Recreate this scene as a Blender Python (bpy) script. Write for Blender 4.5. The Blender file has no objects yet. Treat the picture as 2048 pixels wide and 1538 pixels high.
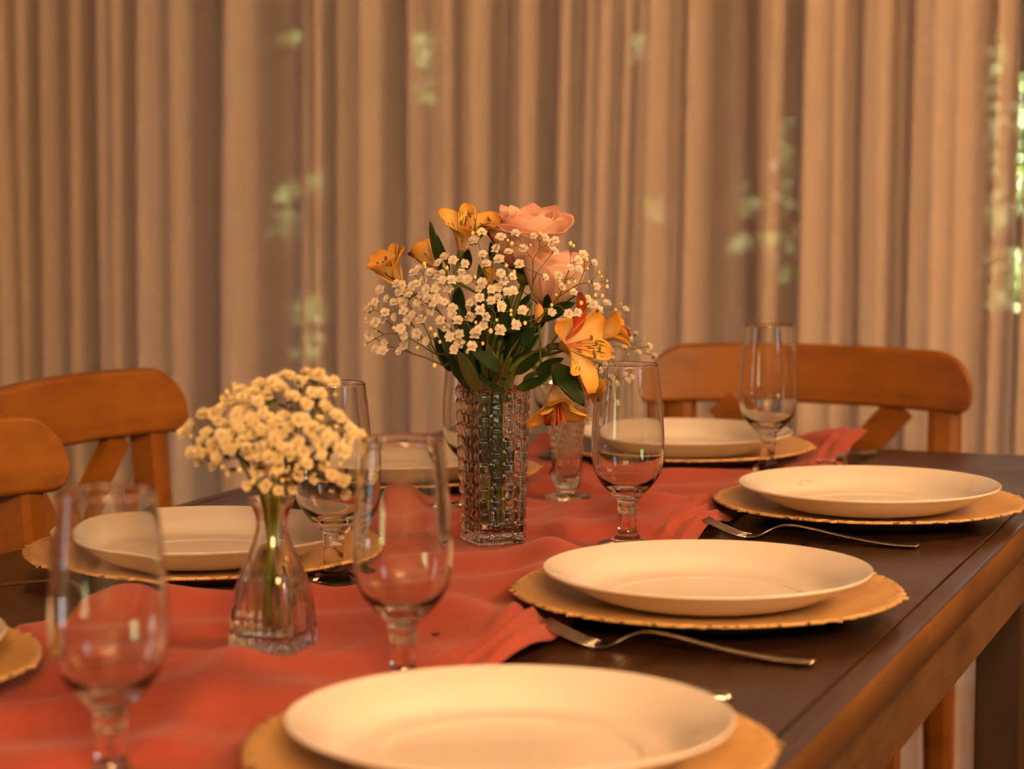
import bpy, math, random
import numpy as np
from mathutils import Vector, Matrix

random.seed(7)
RNG = np.random.default_rng(11)
SC = bpy.context.scene
COL = SC.collection
TZ = 0.76                       # height of the table top above the floor

# ------------------------------------------------------------------ camera
F_PX, CAM_H, PITCH, YAW = 4550.0, 0.365, 0.0963, math.radians(20.9157)
CAM = Vector((1.2097, -2.8952, TZ + CAM_H))
cam_data = bpy.data.cameras.new('camera')
cam_data.sensor_fit = 'HORIZONTAL'
cam_data.sensor_width = 36.0
cam_data.lens = F_PX / 2048 * 36.0
cam_data.clip_start = 0.05
cam_data.clip_end = 200
cam_data.dof.use_dof = True
cam_data.dof.focus_distance = 2.12
cam_data.dof.aperture_fstop = 5.6
cam = bpy.data.objects.new('camera', cam_data)
cam.location = CAM
cam.rotation_euler = (math.pi / 2 - PITCH, 0, YAW)
COL.objects.link(cam)
SC.camera = cam
_R = Vector((math.cos(YAW), math.sin(YAW), 0))
_F = Vector((-math.sin(YAW) * math.cos(PITCH), math.cos(YAW) * math.cos(PITCH), -math.sin(PITCH)))
_U = _R.cross(_F)


def at(u, v, d):
    """world point seen at photo pixel (u, v), d metres along the viewing axis"""
    return CAM + (_F + _R * ((u - 1024) / F_PX) - _U * ((v - 769) / F_PX)) * d


def on_y(u, v, y):
    d = _F + _R * ((u - 1024) / F_PX) - _U * ((v - 769) / F_PX)
    return CAM + d * ((y - CAM.y) / d.y)


def cdir(r, up, t):
    """direction from (photo right, world up, towards the viewer)"""
    flat = Vector((math.sin(YAW), -math.cos(YAW), 0))
    return (_R * r + Vector((0, 0, 1)) * up + flat * t).normalized()


# ------------------------------------------------------------------ world, exposure
w = bpy.data.worlds.new('world')
SC.world = w
w.use_nodes = True
wn = w.node_tree.nodes
wn['Background'].inputs['Color'].default_value = (0.74, 0.86, 1.0, 1)
wn['Background'].inputs['Strength'].default_value = 4.0
sun_d = bpy.data.lights.new('sun', 'SUN')
sun_d.energy = 260
sun_d.angle = 0.02
sun_d.color = (1.0, 0.95, 0.85)
sun = bpy.data.objects.new('sun', sun_d)
sun.rotation_euler = (math.radians(-27), 0, 0)
sun.location = (0, 9, 9)
COL.objects.link(sun)
SC.view_settings.view_transform = 'Standard'
SC.view_settings.look = 'None'
SC.view_settings.gamma = 1
SC.view_settings.use_curve_mapping = False
SC.view_settings.exposure = -0.30
SC.cycles.max_bounces = 24
SC.cycles.transmission_bounces = 24
SC.cycles.transparent_max_bounces = 24
LAMP_COL = (1.0, 0.53, 0.215)


# ------------------------------------------------------------------ materials
class NT:
    def __init__(self, name):
        self.m = bpy.data.materials.new(name)
        self.m.use_nodes = True
        self.t = self.m.node_tree
        self.t.nodes.clear()
        self.out = self.t.nodes.new('ShaderNodeOutputMaterial')

    def n(self, typ, **kw):
        nd = self.t.nodes.new('ShaderNode' + typ)
        for k, v in kw.items():
            if k.startswith('i_'):
                nd.inputs[k[2:].replace('_', ' ')].default_value = v
            else:
                setattr(nd, k, v)
        return nd

    def l(self, a, b):
        self.t.links.new(a, b)

    def coord(self, kind='Object', scale=(1, 1, 1)):
        c = self.n('TexCoord')
        mp = self.n('Mapping')
        mp.inputs['Scale'].default_value = scale
        self.l(c.outputs[kind], mp.inputs['Vector'])
        return mp.outputs[0]

    def noise(self, vec, scale, detail=4, rough=0.55):
        nz = self.n('TexNoise')
        nz.inputs['Scale'].default_value = scale
        nz.inputs['Detail'].default_value = detail
        nz.inputs['Roughness'].default_value = rough
        if vec is not None:
            self.l(vec, nz.inputs['Vector'])
        return nz.outputs['Fac']

    def ramp(self, fac, stops, interp='LINEAR'):
        r = self.n('ValToRGB')
        r.color_ramp.interpolation = interp
        e = r.color_ramp.elements
        while len(e) < len(stops):
            e.new(0.5)
        for el, (p, c) in zip(e, stops):
            el.position = p
            el.color = tuple(c) + (1,) if len(c) == 3 else c
        self.l(fac, r.inputs['Fac'])
        return r.outputs['Color']

    def mix(self, fac, a, b, blend='MIX'):
        mx = self.n('Mix', data_type='RGBA', blend_type=blend)
        for s, v in ((0, fac), (6, a), (7, b)):
            if hasattr(v, 'is_output') or isinstance(v, bpy.types.NodeSocket):
                self.l(v, mx.inputs[s])
            elif s == 0:
                mx.inputs[0].default_value = v
            else:
                mx.inputs[s].default_value = tuple(v) + (1,)
        return mx.outputs[2]

    def math(self, op, a, b=None, clamp=False):
        m = self.n('Math', operation=op, use_clamp=clamp)
        for i, v in enumerate((a, b)):
            if v is None:
                continue
            if isinstance(v, bpy.types.NodeSocket):
                self.l(v, m.inputs[i])
            else:
                m.inputs[i].default_value = v
        return m.outputs[0]

    def bump(self, h, strength, dist=0.001):
        b = self.n('Bump')
        b.inputs['Strength'].default_value = strength
        b.inputs['Distance'].default_value = dist
        self.l(h, b.inputs['Height'])
        return b.outputs[0]

    def principled(self, color, rough=0.5, normal=None, **kw):
        p = self.n('BsdfPrincipled')
        if isinstance(color, bpy.types.NodeSocket):
            self.l(color, p.inputs['Base Color'])
        else:
            p.inputs['Base Color'].default_value = tuple(color) + (1,)
        if isinstance(rough, bpy.types.NodeSocket):
            self.l(rough, p.inputs['Roughness'])
        else:
            p.inputs['Roughness'].default_value = rough
        if normal is not None:
            self.l(normal, p.inputs['Normal'])
        for k, v in kw.items():
            p.inputs[k.replace('_', ' ')].default_value = v
        self.l(p.outputs[0], self.out.inputs['Surface'])
        return p

    def shader_mix(self, fac, a, b):
        s = self.n('MixShader')
        if isinstance(fac, bpy.types.NodeSocket):
            self.l(fac, s.inputs[0])
        else:
            s.inputs[0].default_value = fac
        self.l(a, s.inputs[1])
        self.l(b, s.inputs[2])
        return s.outputs[0]


M = {}


def simple(name, color, rough=0.5, var=0.15, scale=30, bump=0.0, stretch=(1, 1, 1), **kw):
    t = NT(name)
    v = t.coord('Object', stretch)
    f = t.noise(v, scale)
    c0 = tuple(c * (1 - var) for c in color)
    c1 = tuple(min(1, c * (1 + var)) for c in color)
    col = t.ramp(f, [(0.3, c0), (0.7, c1)])
    nrm = t.bump(f, bump) if bump else None
    t.principled(col, rough, nrm, **kw)
    M[name] = t.m
    return t.m


# clear glass (true refraction) and thin window glass
def glass_mat(name, ior=1.5, tint=(1, 1, 1), rough=0.0):
    t = NT(name)
    g = t.n('BsdfGlass')
    g.inputs['IOR'].default_value = ior
    g.inputs['Roughness'].default_value = rough
    g.inputs['Color'].default_value = tuple(tint) + (1,)
    t.l(g.outputs[0], t.out.inputs['Surface'])
    M[name] = t.m


glass_mat('clear_glass', 1.5, (0.985, 0.99, 0.985))
glass_mat('cut_glass', 1.52, (0.97, 0.975, 0.965))
glass_mat('water', 1.33, (0.97, 0.98, 0.95))
t = NT('window_glass')
fr = t.n('Fresnel')
fr.inputs['IOR'].default_value = 1.45
tr = t.n('BsdfTransparent')
gl = t.n('BsdfGlossy')
gl.inputs['Roughness'].default_value = 0.01
t.l(t.shader_mix(fr.outputs[0], tr.outputs[0], gl.outputs[0]), t.out.inputs['Surface'])
M['window_glass'] = t.m

# curtain linen: diffuse + light passing through the weave + open weave
t = NT('curtain_linen')
vec = t.coord('Object', (1, 1, 1))
th = t.noise(t.coord('Object', (60, 60, 900)), 1.0, 2, 0.5)
tv = t.noise(t.coord('Object', (900, 900, 40)), 1.0, 2, 0.5)
wv = t.math('ADD', th, tv)
col = t.ramp(t.math('MULTIPLY', wv, 0.5), [(0.35, (0.54, 0.47, 0.42)), (0.65, (0.70, 0.62, 0.55))])
df = t.n('BsdfDiffuse')
t.l(col, df.inputs['Color'])
tl = t.n('BsdfTranslucent')
tl.inputs['Color'].default_value = (0.50, 0.54, 0.62, 1)
tp = t.n('BsdfTransparent')
s1 = t.shader_mix(0.10, df.outputs[0], tl.outputs[0])
gaps = t.math('MULTIPLY', t.ramp(th, [(0.3, (0.5, 0.5, 0.5)), (0.7, (1, 1, 1))]), 0.115)
t.l(t.shader_mix(gaps, s1, tp.outputs[0]), t.out.inputs['Surface'])
M['curtain_linen'] = t.m

# dark stained table top: grain along Y, wear, scratches
def wood(name, dark, light, rough=0.38, grain=(22, 1.4, 22), wear=None, bumpd=0.0006):
    t = NT(name)
    v = t.coord('Object', grain)
    g1 = t.noise(v, 3.0, 6, 0.62)
    g2 = t.noise(t.coord('Object', (1, 1, 1)), 5.0, 5, 0.6)
    c = t.ramp(g1, [(0.30, tuple(x * .55 for x in dark)), (0.5, tuple((a + b) / 2 for a, b in zip(dark, light))), (0.70, tuple(x * 1.2 for x in light))])
    c = t.mix(t.ramp(g2, [(0.35, (0, 0, 0)), (0.75, (1, 1, 1))]), c, tuple(min(1, x * 1.5) for x in light))
    if wear:
        sc = t.noise(t.coord('Object', (35, 9, 35)), 2.2, 5, 0.7)
        c = t.mix(t.ramp(sc, [(0.57, (0, 0, 0)), (0.68, (1, 1, 1))]), c, wear)
    rg = t.ramp(g2, [(0.3, (rough * .75,) * 3), (0.75, (min(1, rough * 1.35),) * 3)])
    t.principled(c, rg, t.bump(g1, 0.35, bumpd))
    M[name] = t.m


wood('table_top_wood', (0.017, 0.0075, 0.0036), (0.044, 0.020, 0.010), 0.33, wear=(0.008, 0.004, 0.0024))
wood('table_edge_wood', (0.055, 0.019, 0.002), (0.125, 0.049, 0.006), 0.36, grain=(18, 1.6, 30), wear=(0.07, 0.028, 0.008))
wood('table_border_wood', (0.020, 0.0085, 0.0026), (0.045, 0.020, 0.005), 0.33, grain=(60, 1.2, 60), wear=(0.085, 0.034, 0.005))
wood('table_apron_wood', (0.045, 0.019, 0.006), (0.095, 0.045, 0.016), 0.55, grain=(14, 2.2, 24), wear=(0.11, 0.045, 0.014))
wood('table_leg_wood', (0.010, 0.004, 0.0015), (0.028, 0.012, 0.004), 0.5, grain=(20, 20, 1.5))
wood('chair_wood', (0.145, 0.047, 0.003), (0.225, 0.080, 0.005), 0.42, grain=(1.5, 14, 14))
wood('floor_wood', (0.10, 0.06, 0.035), (0.20, 0.12, 0.07), 0.45, grain=(6, 0.6, 6))
wood('ceiling_wood', (0.10, 0.065, 0.04), (0.16, 0.10, 0.06), 0.6, grain=(6, 0.6, 6))
simple('wall_plaster', (0.26, 0.20, 0.15), 0.9, 0.06, 8, 0.1)
simple('window_frame_paint', (0.10, 0.07, 0.05), 0.5, 0.1, 20)

# runner cloth
t = NT('runner_cloth')
a1 = t.noise(t.coord('Object', (700, 60, 60)), 1.0, 2, 0.5)
a2 = t.noise(t.coord('Object', (60, 700, 60)), 1.0, 2, 0.5)
wv = t.math('MULTIPLY', t.math('ADD', a1, a2), 0.5)
c = t.ramp(wv, [(0.3, (0.30, 0.050, 0.032)), (0.7, (0.40, 0.078, 0.052))])
p = t.principled(c, 0.75, t.bump(wv, 0.25, 0.0004))
p.inputs['Sheen Weight'].default_value = 0.2
p.inputs['Sheen Roughness'].default_value = 0.4
p.inputs['Sheen Tint'].default_value = (0.9, 0.55, 0.6, 1)
M['runner_cloth'] = t.m

# china, chargers, steel
t = NT('white_china')
f = t.noise(t.coord('Object'), 6, 3)
p = t.principled(t.ramp(f, [(0.3, (0.74, 0.72, 0.70)), (0.7, (0.77, 0.75, 0.73))]), 0.12)
p.inputs['Coat Weight'].default_value = 0.0
p.inputs['Specular IOR Level'].default_value = 0.38
p.inputs['Coat Roughness'].default_value = 0.04
M['white_china'] = t.m

t = NT('charger_paint')
f = t.noise(t.coord('Object'), 40, 5, 0.65)
f2 = t.noise(t.coord('Object'), 160, 4, 0.7)
base = t.ramp(f, [(0.3, (0.60, 0.385, 0.15)), (0.7, (0.70, 0.47, 0.21))])
sep = t.n('SeparateXYZ')
tc = t.n('TexCoord')
t.l(tc.outputs['Object'], sep.inputs[0])
r2 = t.math('SQRT', t.math('ADD', t.math('POWER', sep.outputs[0], 2.0), t.math('POWER', sep.outputs[1], 2.0)))
edge = t.ramp(r2, [(0.0, (0, 0, 0)), (0.149, (0, 0, 0)), (0.160, (1, 1, 1))])
chip = t.math('MULTIPLY', edge, t.ramp(f2, [(0.54, (0, 0, 0)), (0.60, (1, 1, 1))]))
c = t.mix(chip, base, (0.05, 0.025, 0.012))
t.principled(c, 0.42, t.bump(f2, 0.2, 0.0004))
M['charger_paint'] = t.m
simple('charger_underside', (0.035, 0.028, 0.024), 0.6, 0.3, 40)
simple('steel', (0.62, 0.60, 0.58), 0.22, 0.08, 60, 0.05, Metallic=1.0)
simple('dark_mark', (0.07, 0.06, 0.05), 0.8, 0.1, 50)
simple('crumb_dark', (0.03, 0.02, 0.015), 0.8, 0.2, 200)

# plants
def petal_mat(name, stops, edge=None, spots=None, transl=0.25, rough=0.5):
    """colour runs along the petal (UV v), edge tint across it, optional dark dashes"""
    t = NT(name)
    uv = t.n('TexCoord').outputs['UV']
    sp = t.n('SeparateXYZ')
    t.l(uv, sp.inputs[0])
    c = t.ramp(sp.outputs[1], stops)
    if edge:
        au = t.math('ABSOLUTE', t.math('SUBTRACT', t.math('MULTIPLY', sp.outputs[0], 2.0), 1.0))
        c = t.mix(t.ramp(au, [(0.55, (0, 0, 0)), (1.0, (0.85, 0.85, 0.85))]), c, edge)
    mp = t.n('Mapping')
    mp.inputs['Scale'].default_value = (5, 1.2, 1)
    t.l(uv, mp.inputs['Vector'])
    vein = t.noise(mp.outputs[0], 6, 3, 0.5)
    c = t.mix(t.math('MULTIPLY', vein, 0.3), c, stops[0][1], 'MULTIPLY')
    if spots:
        mp2 = t.n('Mapping')
        mp2.inputs['Scale'].default_value = (15, 4.2, 1)
        t.l(uv, mp2.inputs['Vector'])
        s = t.noise(mp2.outputs[0], 1.0, 1, 0.4)
        s = t.ramp(s, [(0.585, (0, 0, 0)), (0.615, (1, 1, 1))])
        win = t.ramp(sp.outputs[1], [(0.25, (0, 0, 0)), (0.36, (1, 1, 1)), (0.82, (1, 1, 1)), (0.92, (0, 0, 0))])
        c = t.mix(t.math('MULTIPLY', s, win), c, spots)
    rnd = t.n('ObjectInfo').outputs['Random']
    c = t.mix(1.0, c, t.ramp(rnd, [(0.0, (0.80, 0.74, 0.72)), (1.0, (1, 1, 1))]), 'MULTIPLY')
    pr = t.n('BsdfPrincipled')
    t.l(c, pr.inputs['Base Color'])
    pr.inputs['Roughness'].default_value = rough
    pr.inputs['Specular IOR Level'].default_value = 0.22
    t.l(t.bump(vein, 0.25, 0.0004), pr.inputs['Normal'])
    ts = t.n('BsdfTranslucent')
    t.l(c, ts.inputs['Color'])
    t.l(t.shader_mix(transl, pr.outputs[0], ts.outputs[0]), t.out.inputs['Surface'])
    M[name] = t.m


petal_mat('rose_petal', [(0.0, (0.90, 0.62, 0.26)), (0.45, (0.93, 0.73, 0.55)), (0.85, (0.94, 0.72, 0.62)), (1.0, (0.92, 0.54, 0.50))],
          edge=(0.90, 0.52, 0.48), transl=0.16)
petal_mat('outer_tepal', [(0.0, (0.88, 0.68, 0.50)), (0.35, (0.92, 0.78, 0.48)), (0.75, (0.90, 0.62, 0.16)), (1.0, (0.84, 0.42, 0.08))],
          edge=(0.88, 0.52, 0.08), transl=0.28)
petal_mat('inner_tepal', [(0.0, (0.84, 0.58, 0.40)), (0.3, (0.92, 0.82, 0.42)), (0.7, (0.93, 0.80, 0.14)), (1.0, (0.86, 0.42, 0.10))],
          edge=(0.92, 0.74, 0.14), spots=(0.10, 0.025, 0.015), transl=0.28)
petal_mat('red_tepal', [(0.0, (0.80, 0.40, 0.20)), (0.4, (0.72, 0.13, 0.04)), (0.85, (0.55, 0.08, 0.02)), (1.0, (0.12, 0.04, 0.02))], transl=0.2)
petal_mat('leaf_green', [(0.0, (0.060, 0.080, 0.016)), (0.3, (0.019, 0.056, 0.010)), (1.0, (0.016, 0.048, 0.008))],
          edge=(0.022, 0.064, 0.011), transl=0.12, rough=0.38)
petal_mat('leaf_olive', [(0.0, (0.10, 0.085, 0.020)), (0.4, (0.075, 0.085, 0.022)), (1.0, (0.06, 0.075, 0.018))],
          edge=(0.09, 0.11, 0.03), transl=0.12, rough=0.45)
simple('stem_green', (0.085, 0.135, 0.018), 0.5, 0.2, 80, Specular_IOR_Level=0.4)
simple('water_stem_green', (0.30, 0.40, 0.02), 0.5, 0.2, 80)
simple('sprig_green', (0.10, 0.115, 0.022), 0.6, 0.2, 80)
simple('bud_pale', (0.72, 0.66, 0.27), 0.6, 0.2, 300)
simple('stamen_filament', (0.72, 0.20, 0.07), 0.5, 0.1, 80)
simple('anther_brown', (0.20, 0.11, 0.02), 0.7, 0.2, 200)
for nm, stops in (('blossom_white', [(0.0, (0.66, 0.62, 0.10)), (0.3, (0.84, 0.81, 0.58)), (0.5, (0.90, 0.87, 0.80))]),
                  ('blossom_warm_light', [(0.0, (0.62, 0.56, 0.06)), (0.3, (0.82, 0.76, 0.36)), (0.6, (0.88, 0.82, 0.58))])):  # same white blossom, with the yellow of the light put into its colour
    t = NT(nm)
    uv = t.n('TexCoord').outputs['UV']
    sp = t.n('SeparateXYZ')
    t.l(uv, sp.inputs[0])
    c = t.ramp(sp.outputs[1], stops)
    pr = t.n('BsdfPrincipled')
    t.l(c, pr.inputs['Base Color'])
    pr.inputs['Roughness'].default_value = 0.7
    ts = t.n('BsdfTranslucent')
    t.l(c, ts.inputs['Color'])
    t.l(t.shader_mix(0.3, pr.outputs[0], ts.outputs[0]), t.out.inputs['Surface'])
    M[nm] = t.m
petal_mat('outdoor_leaf', [(0.0, (0.22, 0.38, 0.08)), (1.0, (0.42, 0.58, 0.16))], transl=0.5)
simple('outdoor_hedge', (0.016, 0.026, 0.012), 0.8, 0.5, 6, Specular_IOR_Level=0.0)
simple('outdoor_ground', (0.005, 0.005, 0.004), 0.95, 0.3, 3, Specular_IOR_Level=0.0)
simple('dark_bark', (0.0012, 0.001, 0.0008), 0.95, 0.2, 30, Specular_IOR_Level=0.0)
simple('lawn_green', (0.062, 0.085, 0.03), 0.9, 0.25, 5)
simple('pale_paving', (0.075, 0.083, 0.098), 0.8, 0.12, 4)
simple('brass', (0.55, 0.38, 0.14), 0.35, 0.1, 40, Metallic=1.0)
t = NT('bulb_glow')
em = t.n('Emission')
em.inputs['Color'].default_value = LAMP_COL + (1,)
em.inputs['Strength'].default_value = 150
t.l(em.outputs[0], t.out.inputs['Surface'])
M['bulb_glow'] = t.m


# ------------------------------------------------------------------ mesh helpers
class MB:
    """collects vertices and faces; build() links them as one mesh object"""

    def __init__(self):
        self.v, self.f, self.uv, self.mi = [], [], [], []

    def add(self, verts, faces, uvs=None, mi=0):
        o = len(self.v)
        self.v += [tuple(x) for x in verts]
        self.uv += list(uvs) if uvs is not None else [(0, 0)] * len(verts)
        self.f += [tuple(i + o for i in f) for f in faces]
        self.mi += [mi] * len(faces)
        return self

    def box(self, x0, x1, y0, y1, z0, z1, b=0.0):
        if b <= 0:
            vs = [(x, y, z) for x in (x0, x1) for y in (y0, y1) for z in (z0, z1)]
            return self.add(vs, [(0, 1, 3, 2), (4, 6, 7, 5), (0, 4, 5, 1), (2, 3, 7, 6), (0, 2, 6, 4), (1, 5, 7, 3)])
        vs, idx = [], {}
        for ix, x in enumerate((x0, x1)):
            for iy, y in enumerate((y0, y1)):
                for iz, z in enumerate((z0, z1)):
                    sx, sy, sz = (b if ix == 0 else -b), (b if iy == 0 else -b), (b if iz == 0 else -b)
                    for k, p in enumerate(((x, y + sy, z + sz), (x + sx, y, z + sz), (x + sx, y + sy, z))):
                        idx[ix, iy, iz, k] = len(vs)
                        vs.append(p)
        g = lambda a, b_, c, k: idx[a, b_, c, k]
        fs = []
        for i in (0, 1):
            q = [(0, 0), (0, 1), (1, 1), (1, 0)]
            fs.append(tuple(g(i, a, c, 0) for a, c in q))
            fs.append(tuple(g(a, i, c, 1) for a, c in q))
            fs.append(tuple(g(a, c, i, 2) for a, c in q))
        for i in (0, 1):
            for j in (0, 1):
                fs.append((g(i, j, 0, 0), g(i, j, 1, 0), g(i, j, 1, 1), g(i, j, 0, 1)))
                fs.append((g(i, 0, j, 0), g(i, 1, j, 0), g(i, 1, j, 2), g(i, 0, j, 2)))
                fs.append((g(0, i, j, 1), g(1, i, j, 1), g(1, i, j, 2), g(0, i, j, 2)))
        for i in (0, 1):
            for j in (0, 1):
                for k in (0, 1):
                    fs.append((g(i, j, k, 0), g(i, j, k, 1), g(i, j, k, 2)))
        return self.add(vs, fs)

    def grid(self, P, uvs=None, close_u=False, close_v=False, mi=0):
        """P: array (n, m, 3)"""
        n, m = len(P), len(P[0])
        vs = [tuple(P[i][j]) for i in range(n) for j in range(m)]
        fs = []
        for i in range(n if close_u else n - 1):
            for j in range(m if close_v else m - 1):
                a, b = i, (i + 1) % n
                c, d = j, (j + 1) % m
                fs.append((a * m + c, b * m + c, b * m + d, a * m + d))
        if uvs is None:
            uvs = [(i / max(1, n - 1), j / max(1, m - 1)) for i in range(n) for j in range(m)]
        return self.add(vs, fs, uvs, mi)

    def lathe(self, prof, n=48, mi=0, rfun=None):
        """prof: list of (r, z); a radius of 0 at either end is capped to a point"""
        rows = []
        o = []
        vs, fs = [], []
        for (r, z) in prof:
            if r <= 1e-6:
                o.append(('p', len(vs)))
                vs.append((0, 0, z))
            else:
                o.append(('r', len(vs)))
                for k in range(n):
                    a = 2 * math.pi * k / n
                    rr = r if rfun is None else rfun(r, z, a)
                    vs.append((rr * math.cos(a), rr * math.sin(a), z))
        for i in range(len(prof) - 1):
            (ta, a), (tb, b) = o[i], o[i + 1]
            for k in range(n):
                k2 = (k + 1) % n
                if ta == 'r' and tb == 'r':
                    fs.append((a + k, a + k2, b + k2, b + k))
                elif ta == 'p':
                    fs.append((a, b + k2, b + k))
                elif tb == 'p':
                    fs.append((a + k, a + k2, b))
        return self.add(vs, fs, None, mi)

    def tube(self, pts, r, sides=6, cap=True):
        pts = [Vector(p) for p in pts]
        n = len(pts)
        rs = [r] * n if not hasattr(r, '__len__') else list(r)
        rings = []
        up = Vector((0.31, 0.17, 0.93))
        for i, p in enumerate(pts):
            d = (pts[min(i + 1, n - 1)] - pts[max(i - 1, 0)])
            d = d.normalized() if d.length > 1e-9 else Vector((0, 0, 1))
            a = up - d * up.dot(d)
            if a.length < 1e-3:
                a = Vector((1, 0, 0)) - d * d.x
            a.normalize()
            b = d.cross(a)
            rings.append([p + (a * math.cos(2 * math.pi * k / sides) + b * math.sin(2 * math.pi * k / sides)) * rs[i] for k in range(sides)])
            up = a
        o = len(self.v)
        self.grid(rings, close_v=True)
        if cap:
            self.f.append(tuple(o + k for k in range(sides))[::-1])
            self.f.append(tuple(o + (n - 1) * sides + k for k in range(sides)))
            self.mi += [0, 0]
        return self

    def ball(self, c, r, n=8, m=6, sq=(1, 1, 1)):
        rows = []
        c = Vector(c)
        prof = [(math.sin(math.pi * i / m), -math.cos(math.pi * i / m)) for i in range(m + 1)]
        sub = MB().lathe([(0 if i in (0, m) else p[0], p[1]) for i, p in enumerate(prof)], n)
        return self.add([(c.x + v[0] * r * sq[0], c.y + v[1] * r * sq[1], c.z + v[2] * r * sq[2]) for v in sub.v], sub.f)

    def mesh(self, name, mats, smooth=True):
        me = bpy.data.meshes.new(name)
        me.from_pydata(self.v, [], self.f)
        uvl = me.uv_layers.new(name='UVMap')
        li = np.empty(len(me.loops), dtype=np.int32)
        me.loops.foreach_get('vertex_index', li)
        uvl.data.foreach_set('uv', np.asarray(self.uv, dtype=np.float32)[li].ravel())
        for mt in (mats if isinstance(mats, (list, tuple)) else [mats]):
            me.materials.append(M[mt])
        me.polygons.foreach_set('material_index', np.asarray(self.mi, dtype=np.int32))
        if smooth:
            me.polygons.foreach_set('use_smooth', np.ones(len(me.polygons), dtype=bool))
        me.validate()
        me.update()
        return me

    def build(self, name, mats, parent=None, smooth=True, fix=True):
        me = self.mesh(name, mats, smooth)
        if fix:
            import bmesh
            bm = bmesh.new()
            bm.from_mesh(me)
            bmesh.ops.recalc_face_normals(bm, faces=bm.faces)
            bm.to_mesh(me)
            bm.free()
        o = bpy.data.objects.new(name, me)
        COL.objects.link(o)
        if parent is not None:
            o.parent = parent
        return o


def empty(name, loc=(0, 0, 0), rz=0.0):
    o = bpy.data.objects.new(name, None)
    o.empty_display_size = 0.05
    o.location = loc
    o.rotation_euler = (0, 0, rz)
    COL.objects.link(o)
    return o


def tag(o, label=None, cat=None, group=None, kind=None):
    for k, v in (('label', label), ('category', cat), ('group', group), ('kind', kind)):
        if v:
            o[k] = v
    return o


def copy_tree(o, parent=None):
    c = o.copy()
    COL.objects.link(c)
    c.parent = parent
    for ch in o.children:
        copy_tree(ch, c)
    return c


def struct(o):
    o['kind'] = 'structure'
    return o


def angle_shade(o, deg=35):
    """keep hard edges hard on boxy smooth-shaded meshes"""
    me = o.data
    me.polygons.foreach_set('use_smooth', np.zeros(len(me.polygons), dtype=bool))


def bez(p0, p1, p2, n):
    return [p0 * (1 - s) ** 2 + p1 * 2 * s * (1 - s) + p2 * s * s for s in [i / (n - 1) for i in range(n)]]


def ribbon(mb, pts, width, prof, hint, cup=0.0, nu=5, fold=0.0, wave=0.0, mi=0):
    """leaf or petal: a strip along pts; hint = direction the face looks; cup bends the sides towards hint"""
    n = len(pts)
    rows, uvs = [], []
    ph = random.random() * 6
    for i, p in enumerate(pts):
        s = i / (n - 1)
        d = (pts[min(i + 1, n - 1)] - pts[max(i - 1, 0)]).normalized()
        side = d.cross(hint)
        if side.length < 1e-4:
            side = Vector((1, 0, 0))
        side.normalize()
        nor = side.cross(d).normalized()
        wd = width * prof(s)
        row = []
        for j in range(nu):
            u = -1 + 2 * j / (nu - 1)
            off = nor * (cup * u * u + fold * abs(u)) * wd
            if wave:
                off += nor * (wave * wd * math.sin(ph + 9 * s + 2.5 * u) * abs(u) ** 1.5)
            row.append(p + side * u * wd * 0.5 + off)
            uvs.append(((u + 1) / 2, s))
        rows.append(row)
    mb.grid(rows, uvs, mi=mi)


leaf_prof = lambda s: max(0.02, 2.35 * s ** 0.62 * (1 - s) ** 0.85) if s > 0 else 0.05

# ================================================================== the room
CUR_Y, WIN_Y, X0, X1, Y0, CEIL = 1.15, 1.47, -3.3, 3.2, -5.6, 2.75
fl = MB().box(X0 - .2, X1 + .2, Y0 - .2, WIN_Y + .1, -0.10, -0.004).build('floor', 'floor_wood', smooth=False)
struct(fl)
nb = 0
xx = X0
while xx < X1 - 0.01:                      # floor boards laid along the room
    x2 = min(xx + 0.18, X1)
    MB().box(xx + .0015, x2 - .0015, Y0, WIN_Y, -0.012, 0.0, 0.0015).build('floor_board', 'floor_wood', fl, smooth=False)
    xx = x2
struct(MB().box(X0 - .2, X1 + .2, Y0 - .2, WIN_Y + .1, CEIL, CEIL + .12).build('ceiling', 'ceiling_wood', smooth=False))


def wall_along(name, axis, pos, lo, hi, openings, th=0.12):
    """a wall with rectangular openings [(a, b, z0, z1)] along x or y"""
    m = MB()
    cuts = sorted(openings)
    prev = lo

    def bx(a, b, z0, z1):
        if b - a < 1e-4 or z1 - z0 < 1e-4:
            return
        if axis == 'x':
            m.box(a, b, pos, pos + th, z0, z1)
        else:
            m.box(pos, pos + th, a, b, z0, z1)
    for a, b, z0, z1 in cuts:
        bx(prev, a, 0, CEIL)
        bx(a, b, 0, z0)
        bx(a, b, z1, CEIL)
        prev = b
    bx(prev, hi, 0, CEIL)
    return struct(m.build(name, 'wall_plaster', smooth=False))


WX = [(-1.35, -0.62), (-0.56, 0.17), (0.23, 0.96)]
wall_along('wall_back', 'x', WIN_Y, X0, X1, [(WX[0][0], WX[2][1], 0.0, 2.42)])
wall_along('wall_right', 'y', X1, Y0, WIN_Y + .12, [(-2.55, -1.85, 0.0, 2.35)])
wall_along('wall_left', 'y', X0 - .12, Y0, WIN_Y + .12, [(-3.7, -3.0, 0.0, 2.3)])
wall_along('wall_front', 'x', Y0 - .12, X0, X1, [])


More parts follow.
